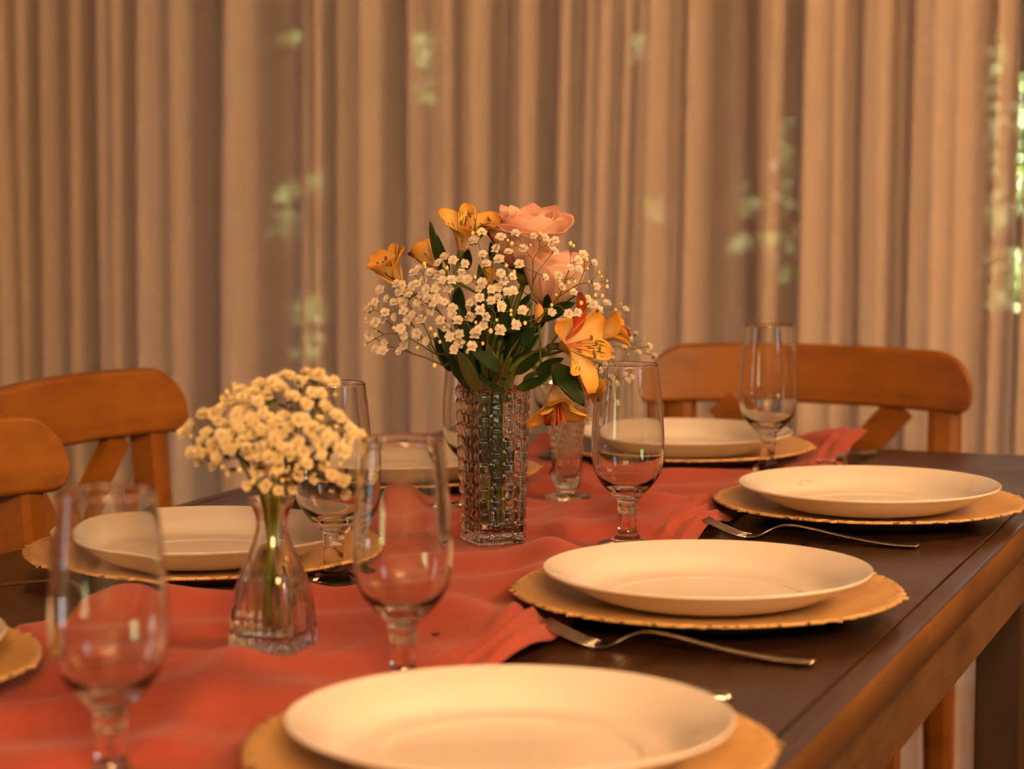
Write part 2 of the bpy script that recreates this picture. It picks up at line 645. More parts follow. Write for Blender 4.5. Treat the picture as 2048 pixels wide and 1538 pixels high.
def window(n, axis, pos, a, b, z0, z1, rails=()):
    m = MB()
    t_, w_ = 0.05, 0.045

    def bx(p, q, r, s):
        if axis == 'x':
            m.box(p, q, pos + .03, pos + .03 + t_, r, s)
        else:
            m.box(pos + .03, pos + .03 + t_, p, q, r, s)
    bx(a, a + w_, z0, z1)
    bx(b - w_, b, z0, z1)
    bx(a + w_, b - w_, z0, z0 + w_)
    bx(a + w_, b - w_, z1 - w_, z1)
    for r in rails:
        bx(a + w_, b - w_, r, r + .035)
    f = struct(m.build('window_%d' % n, 'window_frame_paint', smooth=False))
    g = MB()
    zs = [z0 + w_] + [x for r in rails for x in (r, r + .035)] + [z1 - w_]
    for k in range(0, len(zs), 2):
        g = MB()
        if axis == 'x':
            g.box(a + w_, b - w_, pos + .052, pos + .057, zs[k], zs[k + 1])
        else:
            g.box(pos + .052, pos + .057, a + w_, b - w_, zs[k], zs[k + 1])
        g.build('pane', 'window_glass', f, smooth=False)


for i, (a, b) in enumerate(WX):
    window(i + 1, 'x', WIN_Y, a - (.03 if i else 0), b + (.03 if i < 2 else 0), 0.0, 2.42, (0.62, 1.62))
window(4, 'y', X1, -2.55, -1.85, 0.0, 2.35, (1.2,))
window(5, 'y', X0 - .12, -3.7, -3.0, 0.0, 2.3, (1.2,))

# ---- outside: ground, shaded hedge, added roof against sky light, leaf clusters for bright gaps
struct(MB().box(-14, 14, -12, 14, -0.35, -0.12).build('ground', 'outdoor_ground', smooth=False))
struct(MB().box(X1 + .5, 7.0, -9, 1.2, -0.125, -0.10).build('lawn', 'lawn_green', smooth=False))
struct(MB().box(-8.0, X0 - .5, -9, 1.2, -0.125, -0.10).build('pavement', 'pale_paving', smooth=False))
struct(MB().box(X0 - .4, X1 + .4, WIN_Y + .12, 3.8, 2.45, 2.55).build('added_shade_roof', 'ceiling_wood', smooth=False))  # unseen roof added to keep sky light off the curtain


def hedge(x0, x1, y0, y1, h, seed, label):
    r = np.random.default_rng(seed)
    n = 46
    P = []
    for i in range(n + 1):
        row = []
        for j in range(13):
            a = math.pi * j / 12
            s = i / n
            cx, cy = x0 + (x1 - x0) * s, y0 + (y1 - y0) * s
            dx, dy = (y1 - y0), -(x1 - x0)
            ln = math.hypot(dx, dy)
            k = math.cos(a) * 0.55 + r.normal() * 0.06
            z = (math.sin(a) ** 0.35) * h * (1 + r.normal() * 0.035) - 0.12
            row.append((cx + dx / ln * k, cy + dy / ln * k, z))
        P.append(row)
    o = MB().grid(P).build('hedge', 'outdoor_hedge', smooth=False)
    return tag(o, label, 'hedge')


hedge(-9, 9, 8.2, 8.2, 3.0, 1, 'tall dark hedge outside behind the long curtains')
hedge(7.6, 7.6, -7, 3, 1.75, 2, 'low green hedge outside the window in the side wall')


def spot_leaves(spots, label, base):  # leaf clusters added where bright sky gaps shine through the curtain
    root = empty('bright_spot_leaves', (base[0], base[1], -0.12))
    st = MB()
    r = random.Random(int(base[0] * 977) & 1023)
    lv = MB()
    for (u, v, ru, rv, n) in spots:
        c = on_y(u, v, base[1])
        d = (c - CAM).length
        st.tube([(0, 0, 0), ((c.x - base[0]) * .3, 0, (c.z + .12) * .5), (c.x - base[0], c.y - base[1], c.z + .12)], [.010, .005, .002], 5)
        for k in range(n):
            p = Vector((c.x - base[0] + r.uniform(-1, 1) * ru * d / F_PX, c.y - base[1] + r.uniform(-.08, .08), c.z + .12 + r.uniform(-1, 1) * rv * d / F_PX))
            dr = Vector((r.uniform(-1, 1), r.uniform(-1, .2), r.uniform(-.6, .6))).normalized() * r.uniform(.02, .04)
            ribbon(lv, bez(p, p + dr * .5 + Vector((0, 0, .006)), p + dr, 4), .020, leaf_prof, Vector((0, -.7, .8)), 0.15, 3)
    st.build('stem', 'dark_bark', root)
    o = lv.build('foliage', 'outdoor_leaf', root, fix=False)
    o['kind'] = 'stuff'
    tag(root, label, 'spot_leaves')


spot_leaves([(588, 80, 20, 14, 22), (575, 390, 14, 20, 20), (578, 450, 14, 30, 24), (635, 375, 8, 25, 14), (617, 618, 18, 26, 40), (620, 692, 16, 20, 30)],
      'sunlit leaves added as bright spots, glimpsed through the curtain between two folds, yellow-green', (-1.62, 5.4))
spot_leaves([(852, 95, 12, 20, 20), (848, 145, 9, 60, 34), (925, 80, 12, 8, 10), (928, 310, 11, 9, 10), (930, 350, 16, 18, 30), (925, 395, 10, 16, 12)],
      'sunlit leaves added as pale spots of light behind the curtain above the orange flowers', (-0.95, 5.4))
spot_leaves([(1276, 95, 10, 24, 12), (1310, 420, 10, 24, 12), (1497, 400, 9, 34, 16), (1477, 490, 11, 16, 14), (1540, 480, 8, 14, 8)],
      'sunlit leaves added as bright spots, showing faintly through the curtain right of the rose', (-0.30, 5.4))
spot_leaves([(1992, 160, 8, 90, 40), (1994, 330, 9, 90, 44), (1993, 440, 12, 28, 34), (1984, 560, 9, 60, 18), (2034, 530, 18, 30, 40), (2030, 590, 18, 30, 50), (2044, 300, 8, 150, 40), (1572, 400, 12, 160, 40)],
      'sunlit green leaves added as bright spots, seen through the gap at the far curtain edge', (0.62, 5.4))

# ---- curtains: panels of linen with their own fold sets (fold centre px, half width px, slant px)
FOLDS = [(-60, 26, 0, 1), (22, 12, 0, .6), (58, 13, 6, 1.2), (100, 26, 4, .25), (172, 17, 6, 1.25), (214, 14, 3, .25), (250, 17, 5, 1.1), (300, 30, 0, .25), (391, 34, 6, 1.15), (452, 14, 2, .25),
         (524, 46, 8, 1.25), (578, 12, 4, .7), (612, 12, 5, .4), (650, 13, 9, 1.25), (700, 26, 2, .3), (742, 14, 4, .5), (776, 26, 4, 1.05), (835, 24, 3, .2), (905, 16, 2, .35), (984, 26, 3, 1.0), (1022, 14, 2, .3),
         (1076, 22, 10, 1.3), (1140, 14, 14, .85), (1180, 11, 16, .3), (1218, 14, 20, .8), (1252, 10, 22, .5), (1276, 9, 22, .3), (1330, 22, 12, .8), (1362, 12, 8, .3), (1436, 50, 8, 1.15), (1500, 14, 8, .25),
         (1572, 22, 14, 1.4), (1640, 26, 3, .3), (1692, 22, 0, .5), (1790, 22, 4, .9), (1840, 22, 3, .25), (1888, 18, 3, .3), (1950, 24, 2, .55), (2020, 18, 12, 1.4), (2080, 26, 0, 1), (2160, 26, 0, 1)]
FX = []
for (c, hw, sl, am) in FOLDS:
    xc = on_y(c, 400, CUR_Y).x
    wx = (on_y(c + hw, 400, CUR_Y).x - xc)
    sx = (on_y(c + sl, 400, CUR_Y).x - xc)
    FX.append((xc, abs(wx), sx, am))


def curtain_depth(x, z):
    d = 0.006 * math.sin(x * 23 + z * 0.7) + 0.0022 * math.sin(x * 51 + 1.3 - z * .5) + .004 * math.sin(z * 1.9 + x * 7)
    for (xc, wx, sx, am) in FX:
        c = xc + sx * (z - 1.1) / 0.75
        am_ = am if am > .45 else am * .4
        q = (x - c) / (wx * (1 + .12 * math.sin(z * 2.1 + xc * 9)))
        if abs(q) < 3.5:
            d += am_ * min(0.125, 3.6 * wx) * math.exp(-abs(q) ** 3.2)
    return d


def curtain(ua, ub, label):
    xa, xb = on_y(ua, 400, CUR_Y).x, on_y(ub, 400, CUR_Y).x
    n = max(12, int((xb - xa) / 0.0035))
    P = []
    for k in range(33):
        z = 0.015 + (2.55 - 0.015) * k / 32
        row = []
        for i in range(n + 1):
            x = xa + (xb - xa) * i / n
            row.append((x, CUR_Y + curtain_depth(x, z), z))
        P.append(row)
    o = MB().grid(P).build('linen_curtain', 'curtain_linen', fix=False)
    return tag(o, label, 'curtain', 'beige linen curtain panels hanging side by side')


curtain(-260, 57, 'beige linen curtain panel at the far left, only a narrow strip in view')
curtain(56, 652, 'wide beige linen curtain panel behind the left wooden chair backs')
curtain(649, 1080, 'beige linen curtain panel behind the tall bouquet of roses and orange flowers')
curtain(1074, 1572, 'beige linen curtain panel with slanting narrow folds right of the rose')
curtain(1571, 2022, 'smooth beige linen curtain panel above the right end of the head chair')
curtain(2029, 2290, 'dark folded curtain edge at the far right beside the bright green gap')
rod = empty('curtain_rod', (0, CUR_Y + .03, 2.6))
MB().tube([(-3.2, 0, 0), (3.0, 0, 0)], .014, 12).build('pole', 'brass', rod)
for sx in (-3.2, 3.0):
    MB().ball((sx, 0, 0), .03, 12, 8).build('finial', 'brass', rod)
for sx in (-2.6, 0.0, 2.6):
    MB().box(sx - .01, sx + .01, -.01, WIN_Y - CUR_Y - .03, -.012, .012).build('bracket', 'brass', rod, smooth=False)
tag(rod, 'slim brass rod carrying the beige linen curtains', 'curtain rod')


# ---- chandeliers: a ring of eight warm bulbs
def chandelier(x, y, z, label, ring=0.26, br=.030):
    root = empty('chandelier', (x, y, z))
    body = MB().lathe([(0, -.05), (.02, -.045), (.035, -.02), (.02, .02), (.012, .05), (.012, .12), (0, .13)], 20).build('hub', 'brass', root)
    MB().tube([(0, 0, .1), (0, 0, CEIL - z)], .006, 8).build('rod', 'brass', root)
    for k in range(8):
        a = 2 * math.pi * k / 8 + .2
        c, s = math.cos(a), math.sin(a)
        arm = MB().tube([(0, 0, 0), (c * ring * .5, s * ring * .5, -.05), (c * ring, s * ring, 0.0), (c * ring, s * ring, .03)], .006, 6).build('arm', 'brass', root)
        b = MB().ball((c * ring, s * ring, .032 + br), br, 12, 10).build('bulb', 'bulb_glow', root)
    return tag(root, label, 'chandelier', 'ring chandeliers over the room')


chandelier(1.95, -3.85, 1.86, 'large ring chandelier of eight warm globe bulbs hanging behind the viewer', .46, .109)
chandelier(2.45, -0.35, 2.20, 'added ring lamp of eight warm globe bulbs at the side, brightening the curtains', .34, .070)  # extra lamp added to brighten the curtain and shade its folds
chandelier(0.45, -1.20, 2.32, 'small ring chandelier of eight tiny warm bulbs hanging over the table', .22, .015)



# ================================================================== the table
TW, TL = 0.882, 2.42
tb = empty('dining_table', (TW / 2, -TL / 2, 0))
ox, oy = -TW / 2, TL / 2               # child coordinates: subtract the table's origin


def tpart(m, name, mat, smooth=False):
    m.v = [(v[0] + ox, v[1] + oy, v[2]) for v in m.v]
    return m.build(name, mat, tb, smooth)


seams = [0.025, 0.195, 0.36, 0.53, 0.695, 0.8575]
for k in range(5):
    tpart(MB().box(seams[k] + .0003, seams[k + 1] - .0003, -TL + .03, -.022, TZ - .026, TZ, .0006), 'plank', 'table_top_wood')
# rounded border strips (nosing) on the long sides and the ends
def nosing(p0, p1, out):
    """strip from p0 to p1; out = horizontal unit vector pointing off the table"""
    prof = [(0, -.030), (0, -.001), (.002, .0004), (.0035, .0), (.006, .0003), (.016, .0003), (.021, -.0012), (.0238, -.005), (.0242, -.010), (.0236, -.030)]
    rows = []
    for p in (p0, p1):
        rows.append([(p[0] + out[0] * (q - .0236), p[1] + out[1] * (q - .0236), TZ + h) for q, h in prof])
    m = MB().grid(rows, close_v=True)
    m.mi = [1 if 6 <= k <= 8 else 0 for k in range(len(m.f))]
    m.add(rows[0], [tuple(range(len(prof)))], None, 1)
    m.add(rows[1], [tuple(range(len(prof)))[::-1]], None, 1)
    return m


for (a, b) in ((-TL, -1.085), (-1.083, 0)):
    tpart(nosing((TW, a), (TW, b), (1, 0)), 'edge_moulding', ['table_border_wood', 'table_edge_wood'], True)
    tpart(nosing((0.0, a), (0.0, b), (-1, 0)), 'edge_moulding', ['table_border_wood', 'table_edge_wood'], True)
tpart(nosing((.026, 0), (TW - .026, 0), (0, 1)), 'edge_moulding', ['table_top_wood', 'table_edge_wood'], True)
tpart(nosing((.026, -TL), (TW - .026, -TL), (0, -1)), 'edge_moulding', ['table_top_wood', 'table_edge_wood'], True)
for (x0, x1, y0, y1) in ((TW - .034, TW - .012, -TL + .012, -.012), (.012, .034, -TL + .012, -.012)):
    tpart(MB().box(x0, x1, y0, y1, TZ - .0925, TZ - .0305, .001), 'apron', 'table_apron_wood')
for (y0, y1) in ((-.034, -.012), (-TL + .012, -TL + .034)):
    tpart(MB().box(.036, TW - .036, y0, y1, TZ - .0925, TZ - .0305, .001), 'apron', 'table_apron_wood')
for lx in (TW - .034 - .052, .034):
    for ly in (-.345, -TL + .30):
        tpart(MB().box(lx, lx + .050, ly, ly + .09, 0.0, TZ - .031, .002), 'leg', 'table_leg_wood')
tag(tb, 'long dark-stained wooden dining table with worn orange-brown edges', 'table')

# ================================================================== settings: positions (x, y)
RIGHT_PLATES = [(0.731, -1.646), (0.702, -1.119), (0.721, -0.581)]
LEFT_PLATES = [(0.192, -1.608), (0.219, -1.091), (0.167, -0.527)]
HEAD_PLATE = (0.408, -0.202)
GLASSES = [(0.522, -1.756), (0.582, -1.465), (0.363, -1.116), (0.545, -0.847), (0.537, -0.287), (0.316, -0.666), (0.262, -0.247)]
VASE_MAIN, VASE_SMALL, VASE_BACK = (0.4166, -0.872), (0.437, -1.379), (0.386, -0.572)

# ---- runner
YL = [(-2.40, .27), (-1.75, .27), (-1.55, .285), (-1.41, .25), (-1.285, .222), (-1.19, .247), (-1.095, .26), (-.9, .235), (-.678, .212), (-.54, .20), (-.3, .19), (-.03, .185)]
YR = [(-2.40, .64), (-1.75, .64), (-1.5, .636), (-1.36, .633), (-1.19, .615), (-1.0, .612), (-.79, .604), (-.61, .588), (-.45, .60), (-.2, .612), (-.03, .60)]
flat = [(x, y, .135) for x, y in RIGHT_PLATES + LEFT_PLATES + [HEAD_PLATE]] + [(x, y, .034) for x, y in GLASSES] + \
       [(VASE_MAIN[0], VASE_MAIN[1], .042), (VASE_SMALL[0], VASE_SMALL[1], .045), (VASE_BACK[0], VASE_BACK[1], .034)]


def sstep(a, b, x):
    s = np.clip((x - a) / (b - a), 0, 1)
    return s * s * (3 - 2 * s)


def runner():
    nx, ny = 120, 330
    ys = np.linspace(-2.40, -0.03, ny)
    s = np.linspace(0, 1, nx)
    xl = np.interp(ys, *zip(*YL)) + .003 * np.sin(ys * 23)
    xr = np.interp(ys, *zip(*YR)) + .004 * np.sin(ys * 19 + 1)
    X = xl[:, None] + (xr - xl)[:, None] * s[None, :]
    Y = np.repeat(ys[:, None], nx, 1)
    # soft cross and diagonal wrinkles
    h = 0.0042 * np.maximum(0, np.sin(17 * Y + 9 * X + 2.2 * np.sin(6 * X + 3 * Y))) ** 2
    h += 0.0035 * np.maximum(0, np.sin(-11 * Y + 26 * X + 1.7 * np.sin(5 * Y))) ** 3
    h += 0.0020 * (1 + np.sin(41 * Y - 15 * X + 3 * np.sin(9 * X)))
    h += 0.0040 * np.maximum(0, np.sin(9 * Y + 31 * X + .8)) ** 6
    # gathered pleats along the edge towards the viewer's side
    dr = (xr[:, None] - X)
    for (yc, wy, amp) in ((-.70, .14, 1.0), (-1.30, .15, 1.0), (-.12, .10, .9), (-1.0, .1, .35)):
        A = amp * np.exp(-((Y - yc) / wy) ** 2)
        ph = dr / 0.021 + .25 * np.sin(Y * 9)
        tri = np.abs(((ph) % 1.0) - .5) * 2
        h += A * 0.0065 * (1 - tri) ** 1.2 * (1 - sstep(.040, .062, dr)) * sstep(0, .006, dr)
    h += 0.006 * np.exp(-((Y + .70) / .12) ** 2) * np.exp(-((dr - .09) / .05) ** 2)
    h += 0.012 * np.exp(-((Y + .62) / .06) ** 2) * np.exp(-((X - xl[:, None] - .05) / .05) ** 2)
    h += 0.008 * np.exp(-((Y + 1.29) / .07) ** 2) * np.exp(-((X - xl[:, None] - .05) / .05) ** 2)
    h *= 1.5
    damp = np.ones_like(h)
    for (cx, cy, r) in flat:
        damp *= sstep(r, r + .035, np.hypot(X - cx, Y - cy))
    h *= damp
    # the far corner lifts off the table
    h += 0.022 * sstep(-.22, -.04, Y) * sstep(.46, .60, X) * sstep(.165, .20, np.hypot(X - HEAD_PLATE[0], Y - HEAD_PLATE[1]))
    Z = TZ + 0.0012 + h
    m = MB()
    # closed sheet, 0.9 mm thick
    top = np.stack([X, Y, Z + .0009], -1)
    bot = np.stack([X, Y, Z - .0003], -1)
    m.grid(top.tolist())
    m.grid(bot[:, ::-1].tolist())
    n = nx * ny
    def idx(i, j): return i * nx + j
    def idb(i, j): return n + i * nx + (nx - 1 - j)
    for i in range(ny - 1):
        for j in (0, nx - 1):
            m.f.append((idx(i, j), idx(i + 1, j), idb(i + 1, j), idb(i, j)))
            m.mi.append(0)
    for j in range(nx - 1):
        for i in (0, ny - 1):
            m.f.append((idx(i, j), idx(i, j + 1), idb(i, j + 1), idb(i, j)))
            m.mi.append(0)
    o = m.build('table_runner', 'runner_cloth')
    return tag(o, 'salmon red cloth runner lying wrinkled along the middle of the table', 'table runner')


runner()

# ---- charger and plate
def charger_mesh():
    n = 432
    prof = [(0.0, .0058), (.30, .0058), (.62, .0060), (.72, .0078), (.80, .0112), (.87, .0146), (.91, .0166), (.935, .0174), (.955, .0179), (.975, .0184), (1.0, .0184)]
    und = [(1.0, .0162), (.97, .0158), (.87, .0122), (.72, .0052), (.64, .0), (.60, .0), (.585, .0030), (.2, .0032), (0.0, .0032)]

    def rim(a):
        tt = (a * 9 / (2 * math.pi)) % 1.0
        d = min(tt, 1 - tt)
        r = 1.0 - .030 * math.sin(math.pi * d) ** 0.7
        r += -.032 * abs(math.sin(a * 9 * 3.5)) * math.exp(-(d / .17) ** 2)
        return r
    m = MB()
    R = .1640
    for part, mi in ((prof, 0), (und, 1)):
        rings = []
        for (q, z) in part:
            ring = []
            for k in range(n):
                a = 2 * math.pi * k / n
                s = max(0, (q - .70) / .30)
                rr = R * q * (1 + (rim(a) - 1) * s * s)
                zz = z
                if mi == 0 and .90 < q < .985:
                    zz += .0011 * max(0, math.sin(a * 72)) * math.exp(-((q - .945) / .02) ** 2)
                ring.append((rr * math.cos(a), rr * math.sin(a), zz))
            rings.append(ring)
        if mi == 0:
            rings[0] = [(0, 0, part[0][1])]
        else:
            rings[-1] = [(0, 0, part[-1][1])]
        vs = [p for r_ in rings for p in r_]
        st = [0]
        for r_ in rings:
            st.append(st[-1] + len(r_))
        fs = []
        for i in range(len(rings) - 1):
            for k in range(n):
                k2 = (k + 1) % n
                A, B = st[i], st[i + 1]
                if len(rings[i]) == 1:
                    fs.append((A, B + k, B + k2))
                elif len(rings[i + 1]) == 1:
                    fs.append((A + k, B, A + k2))
                else:
                    fs.append((A + k, B + k, B + k2, A + k2))
        m.add(vs, fs, None, mi)
    # lip between the painted face and the underside
    npf = 1 + (len(prof) - 1) * n
    a0, b0 = npf - n, npf
    for k in range(n):
        k2 = (k + 1) % n
        m.f.append((a0 + k, b0 + k, b0 + k2, a0 + k2))
        m.mi.append(0)
    return m.mesh('charger_plate', ['charger_paint', 'charger_underside'])


PLATE_PROF = [(0, .0022), (.040, .0020), (.0445, .0), (.047, .0), (.0485, .0026), (.080, .0040), (.098, .0090), (.112, .0155), (.125, .0225), (.1335, .0268), (.1348, .0282),
              (.1345, .0292), (.1332, .0294), (.130, .0280), (.122, .0242), (.114, .0200), (.108, .0158), (.102, .0112), (.096, .0082), (.088, .0068), (.080, .0058), (.077, .0048), (.060, .0046), (.03, .0046), (0, .0046)]


def smooth_prof(p, k=3):
    out = []
    for i in range(len(p) - 1):
        p0, p1, p2, p3 = p[max(0, i - 1)], p[i], p[i + 1], p[min(len(p) - 1, i + 2)]
        for j in range(k):
            s = j / k
            out.append(tuple(max(0.0 if c == 0 else -1, 0.5 * (2 * p1[c] + (p2[c] - p0[c]) * s + (2 * p0[c] - 5 * p1[c] + 4 * p2[c] - p3[c]) * s * s + (3 * p1[c] - p0[c] - 3 * p2[c] + p3[c]) * s ** 3)) for c in (0, 1)))
    out.append(p[-1])
    return out


chg_me = charger_mesh()
pl_me = MB().lathe([(0, PLATE_PROF[0][1])] + [q for q in smooth_prof(PLATE_PROF, 3)[1:-1] if q[0] > 1e-4] + [(0, PLATE_PROF[-1][1])], 96).mesh('dinner_plate', 'white_china')


def obj_of(name, me, loc, rz=0.0):
    o = bpy.data.objects.new(name, me)
    o.location = loc
    o.rotation_euler = (0, 0, rz)
    COL.objects.link(o)
    return o


SETTINGS = [
    (RIGHT_PLATES[0], 'at the front, cut off by the lower picture edge'),
    (RIGHT_PLATES[1], 'in the middle of the right side, between the two visible forks'),
    (RIGHT_PLATES[2], 'on the right side nearest the head chair'),
    (LEFT_PLATES[0], 'at the lower left corner, mostly outside the picture'),
    (LEFT_PLATES[1], 'on the left side behind the small flask vase'),
    (LEFT_PLATES[2], 'on the far left behind the goblets and the woven glass vase'),
    (HEAD_PLATE, 'at the head of the table before the far wooden chair'),
]
CZ = TZ + 0.0024
PLATE_OBJ = []
for i, ((x, y), where) in enumerate(SETTINGS):
    c = obj_of('charger_plate', chg_me, (x, y, CZ), .35 + i * 1.13)
    tag(c, 'gold-cream scalloped charger ' + where, 'charger', 'scalloped chargers under the plates')
    p_ = obj_of('dinner_plate', pl_me, (x, y, CZ + .0060), i * .7)
    tag(p_, 'white china dinner plate ' + where, 'plate', 'white dinner plates')
    PLATE_OBJ.append(p_)
# thin dark squiggle drawn on the sloping rim of the third plate
scr = MB()
c0 = Vector((0, 0, 0))
ang0 = 2.44
pts = []
for k in range(40):
    s = k / 45
    a = ang0 + .12 - s * .23
    r = .107 + .0016 * math.sin(s * 23 + 2 * math.sin(s * 9)) + .003 * math.sin(s * 4.0 - .5)
    z = np.interp(r, [.096, .102, .108, .114, .122], [.0082, .0112, .0158, .0200, .0242]) + .0002
    pts.append((r * math.cos(a), r * math.sin(a), z))
scr.tube(pts, .00022, 4)
PLATE_OBJ[2].rotation_euler = (0, 0, 0)
scr.build('squiggle', 'dark_mark', PLATE_OBJ[2])['label'] = 'thin dark squiggly mark on the rim'

# ---- goblets: bowl, stem and foot share their edges so the glass is one body
OUT = [(.0275, .0), (.0285, .0012), (.0278, .0030), (.0215, .0046), (.0150, .0072), (.0112, .0108), (.0092, .0160), (.0086, .0230), (.0086, .0310), (.0094, .0350), (.0099, .0385), (.0098, .0410),
       (.0112, .0455), (.0172, .0513), (.0240, .0585), (.0282, .0645), (.0318, .0715), (.0338, .0800), (.0347, .0900), (.0349, .1000), (.0343, .1150), (.0330, .1320), (.0313, .1500), (.0293, .1680), (.0286, .1738)]
INN = [(.0278, .1745), (.0274, .1738), (.0281, .1680), (.0301, .1500), (.0318, .1320), (.0331, .1150), (.0337, .1000), (.0335, .0900), (.0325, .0800), (.0302, .0715), (.0260, .0650), (.0205, .0600), (.0130, .0562), (.0060, .0545), (0, .0541)]


def seg(prof, n=72, k=3, pt0=False, pt1=False):
    p = smooth_prof(prof, k)
    p = [q for i, q in enumerate(p) if q[0] > 1e-5 or (i == 0 and pt0) or (i == len(p) - 1 and pt1)]
    return MB().lathe(p, n)


def make_goblet():
    root = empty('goblet')
    foot = MB().lathe([(0, .0), (.015, .0)] + smooth_prof(OUT[:6], 4), 64)
    foot.build('foot', 'clear_glass', root, fix=False)
    MB().lathe(smooth_prof(OUT[5:12], 4), 64).build('stem', 'clear_glass', root, fix=False)
    bowl = smooth_prof(OUT[11:] + INN, 3)
    bowl = [q for q in bowl[:-1] if q[0] > 1e-4] + [(0, INN[-1][1])]
    MB().lathe(bowl, 96).build('bowl', 'clear_glass', root, fix=False)
    return root


gob = make_goblet()
GL_LABELS = ['clear stemmed goblet nearest the viewer, blurred at the lower left',
             'clear stemmed goblet right of the small flask vase, above the front plate',
             'clear stemmed goblet just behind the small flask vase with white blossoms',
             'clear stemmed goblet right of the woven glass vase, behind the middle plate',
             'clear stemmed goblet standing in front of the head chair back',
             'clear stemmed goblet half hidden behind the left side of the woven vase',
             'clear stemmed goblet mostly hidden behind the cut-crystal footed vase']
for i, (x, y) in enumerate(GLASSES):
    g = gob if i == 0 else copy_tree(gob)
    g.location = (x, y, TZ + .0024)
    g.rotation_euler = (0, 0, i * .9)
    tag(g, GL_LABELS[i], 'goblet', 'clear stemmed goblets')

# ---- forks and a knife
FORK_P = [(.0, .0045, .0100), (.006, .0040, .0104), (.03, .0042, .0098), (.07, .0085, .0072), (.105, .0140, .0052), (.128, .0160, .0050), (.142, .0125, .0066), (.152, .0070, .0120), (.160, .0035, .0130), (.170, .0030, .0125)]


def make_fork():
    root = empty('dinner_fork')
    rows = []
    pf = smooth_prof([(a, b) for a, b, c in FORK_P], 4)
    wf = smooth_prof([(a, c) for a, b, c in FORK_P], 4)
    for (x, z), (_, wd) in zip(pf, wf):
        rows.append([(x, -wd, z), (x, -wd * .5, z + .0010), (x, wd * .5, z + .0010), (x, wd, z), (x, wd * .5, z - .0010), (x, -wd * .5, z - .0010)])
    m = MB().grid(rows, close_v=True)
    n = len(rows)
    m.f += [tuple(range(6)), tuple(range((n - 1) * 6, n * 6))[::-1]]
    m.mi += [0, 0]
    m.build('handle', 'steel', root)
    for k in range(4):
        yc = -.0099 + k * .0066
        tp = [(.168, .0030), (.180, .0050), (.192, .0088), (.204, .0135), (.213, .0175)]
        rows = []
        for j, (x, z) in enumerate(tp):
            hw = .0022 - .00022 * j
            rows.append([(x, yc - hw, z + .0007), (x, yc + hw, z + .0007), (x, yc + hw, z - .0007), (x, yc - hw, z - .0007)])
        t_ = MB().grid(rows, close_v=True)
        t_.f += [(0, 1, 2, 3), (19, 18, 17, 16)]
        t_.mi += [0, 0]
        t_.build('tine', 'steel', root)
    return root


fork = make_fork()
FORKS = [((.832, -1.288), math.pi - .04, 'steel dinner fork in front of the middle plate, tines on the red runner', 0),
         ((.806, -.752), math.pi - .03, 'steel dinner fork in front of the right plate near the head of the table', 0),
         ((.612, -.055), -math.pi / 2 - .05, 'steel dinner fork beside the head plate, only its tines in view', 0),
         ((.045, -1.268), .02, 'steel dinner fork at the left table edge in front of the left charger', 0)]
for i, ((x, y), rz, lab, dz) in enumerate(FORKS):
    f_ = fork if i == 0 else copy_tree(fork)
    f_.location = (x, y, TZ - .0008 + dz)
    f_.rotation_euler = (0, 0, rz)
    tag(f_, lab, 'fork', 'steel dinner forks')
kn = empty('table_knife', (.806, -1.418, TZ), math.pi - .06)
rows = []
for (x, w_, h_) in ((0, .003, .004), (.004, .0075, .006), (.03, .008, .0065), (.085, .006, .006), (.09, .005, .005)):
    rows.append([(x, -w_, h_ * .5), (x, -w_ * .5, h_), (x, w_ * .5, h_), (x, w_, h_ * .5), (x, w_ * .5, .0003), (x, -w_ * .5, .0003)])
m = MB().grid(rows, close_v=True)
m.f += [tuple(range(6)), tuple(range(24, 30))[::-1]]
m.mi += [0, 0]
m.build('handle', 'steel', kn)
rows = []
for (x, a_, b_) in ((.088, -.005, .005), (.12, -.009, .008), (.17, -.009, .008), (.195, -.006, .008), (.207, .004, .0075)):
    rows.append([(x, a_, .0022), (x, b_, .0028), (x, b_, .0015), (x, a_, .0018)])
m = MB().grid(rows, close_v=True)
m.f += [(0, 1, 2, 3), (19, 18, 17, 16)]
m.mi += [0, 0]
m.build('blade', 'steel', kn)
tag(kn, 'steel table knife behind the front plate, only its handle end in view', 'knife')
cr = MB()
cr.ball((0, 0, .0012), .0022, 8, 6, (1.4, .8, .5)).ball((.002, .001, .0014), .0014, 8, 6)
tag(obj_of('crumb', cr.mesh('crumb', 'crumb_dark'), (.545, -1.321, TZ + .0075)), 'tiny dark crumb on the red runner', 'crumb')

# ================================================================== chairs (sitter faces -y, back at +y)
def rounded_rect(w, h, rt, rb, n=7):
    """outline in (x, z), centred in x, z from 0 to h; rt / rb = top and bottom corner radii"""
    pts = []
    for (cx, cz, r, a0) in ((w / 2 - rb, rb, rb, -90), (w / 2 - rt, h - rt, rt, 0), (-w / 2 + rt, h - rt, rt, 90), (-w / 2 + rb, rb, rb, 180)):
        for k in range(n):
            a = math.radians(a0 + 90 * k / (n - 1))
            pts.append((cx + r * math.cos(a), cz + r * math.sin(a)))
    return pts


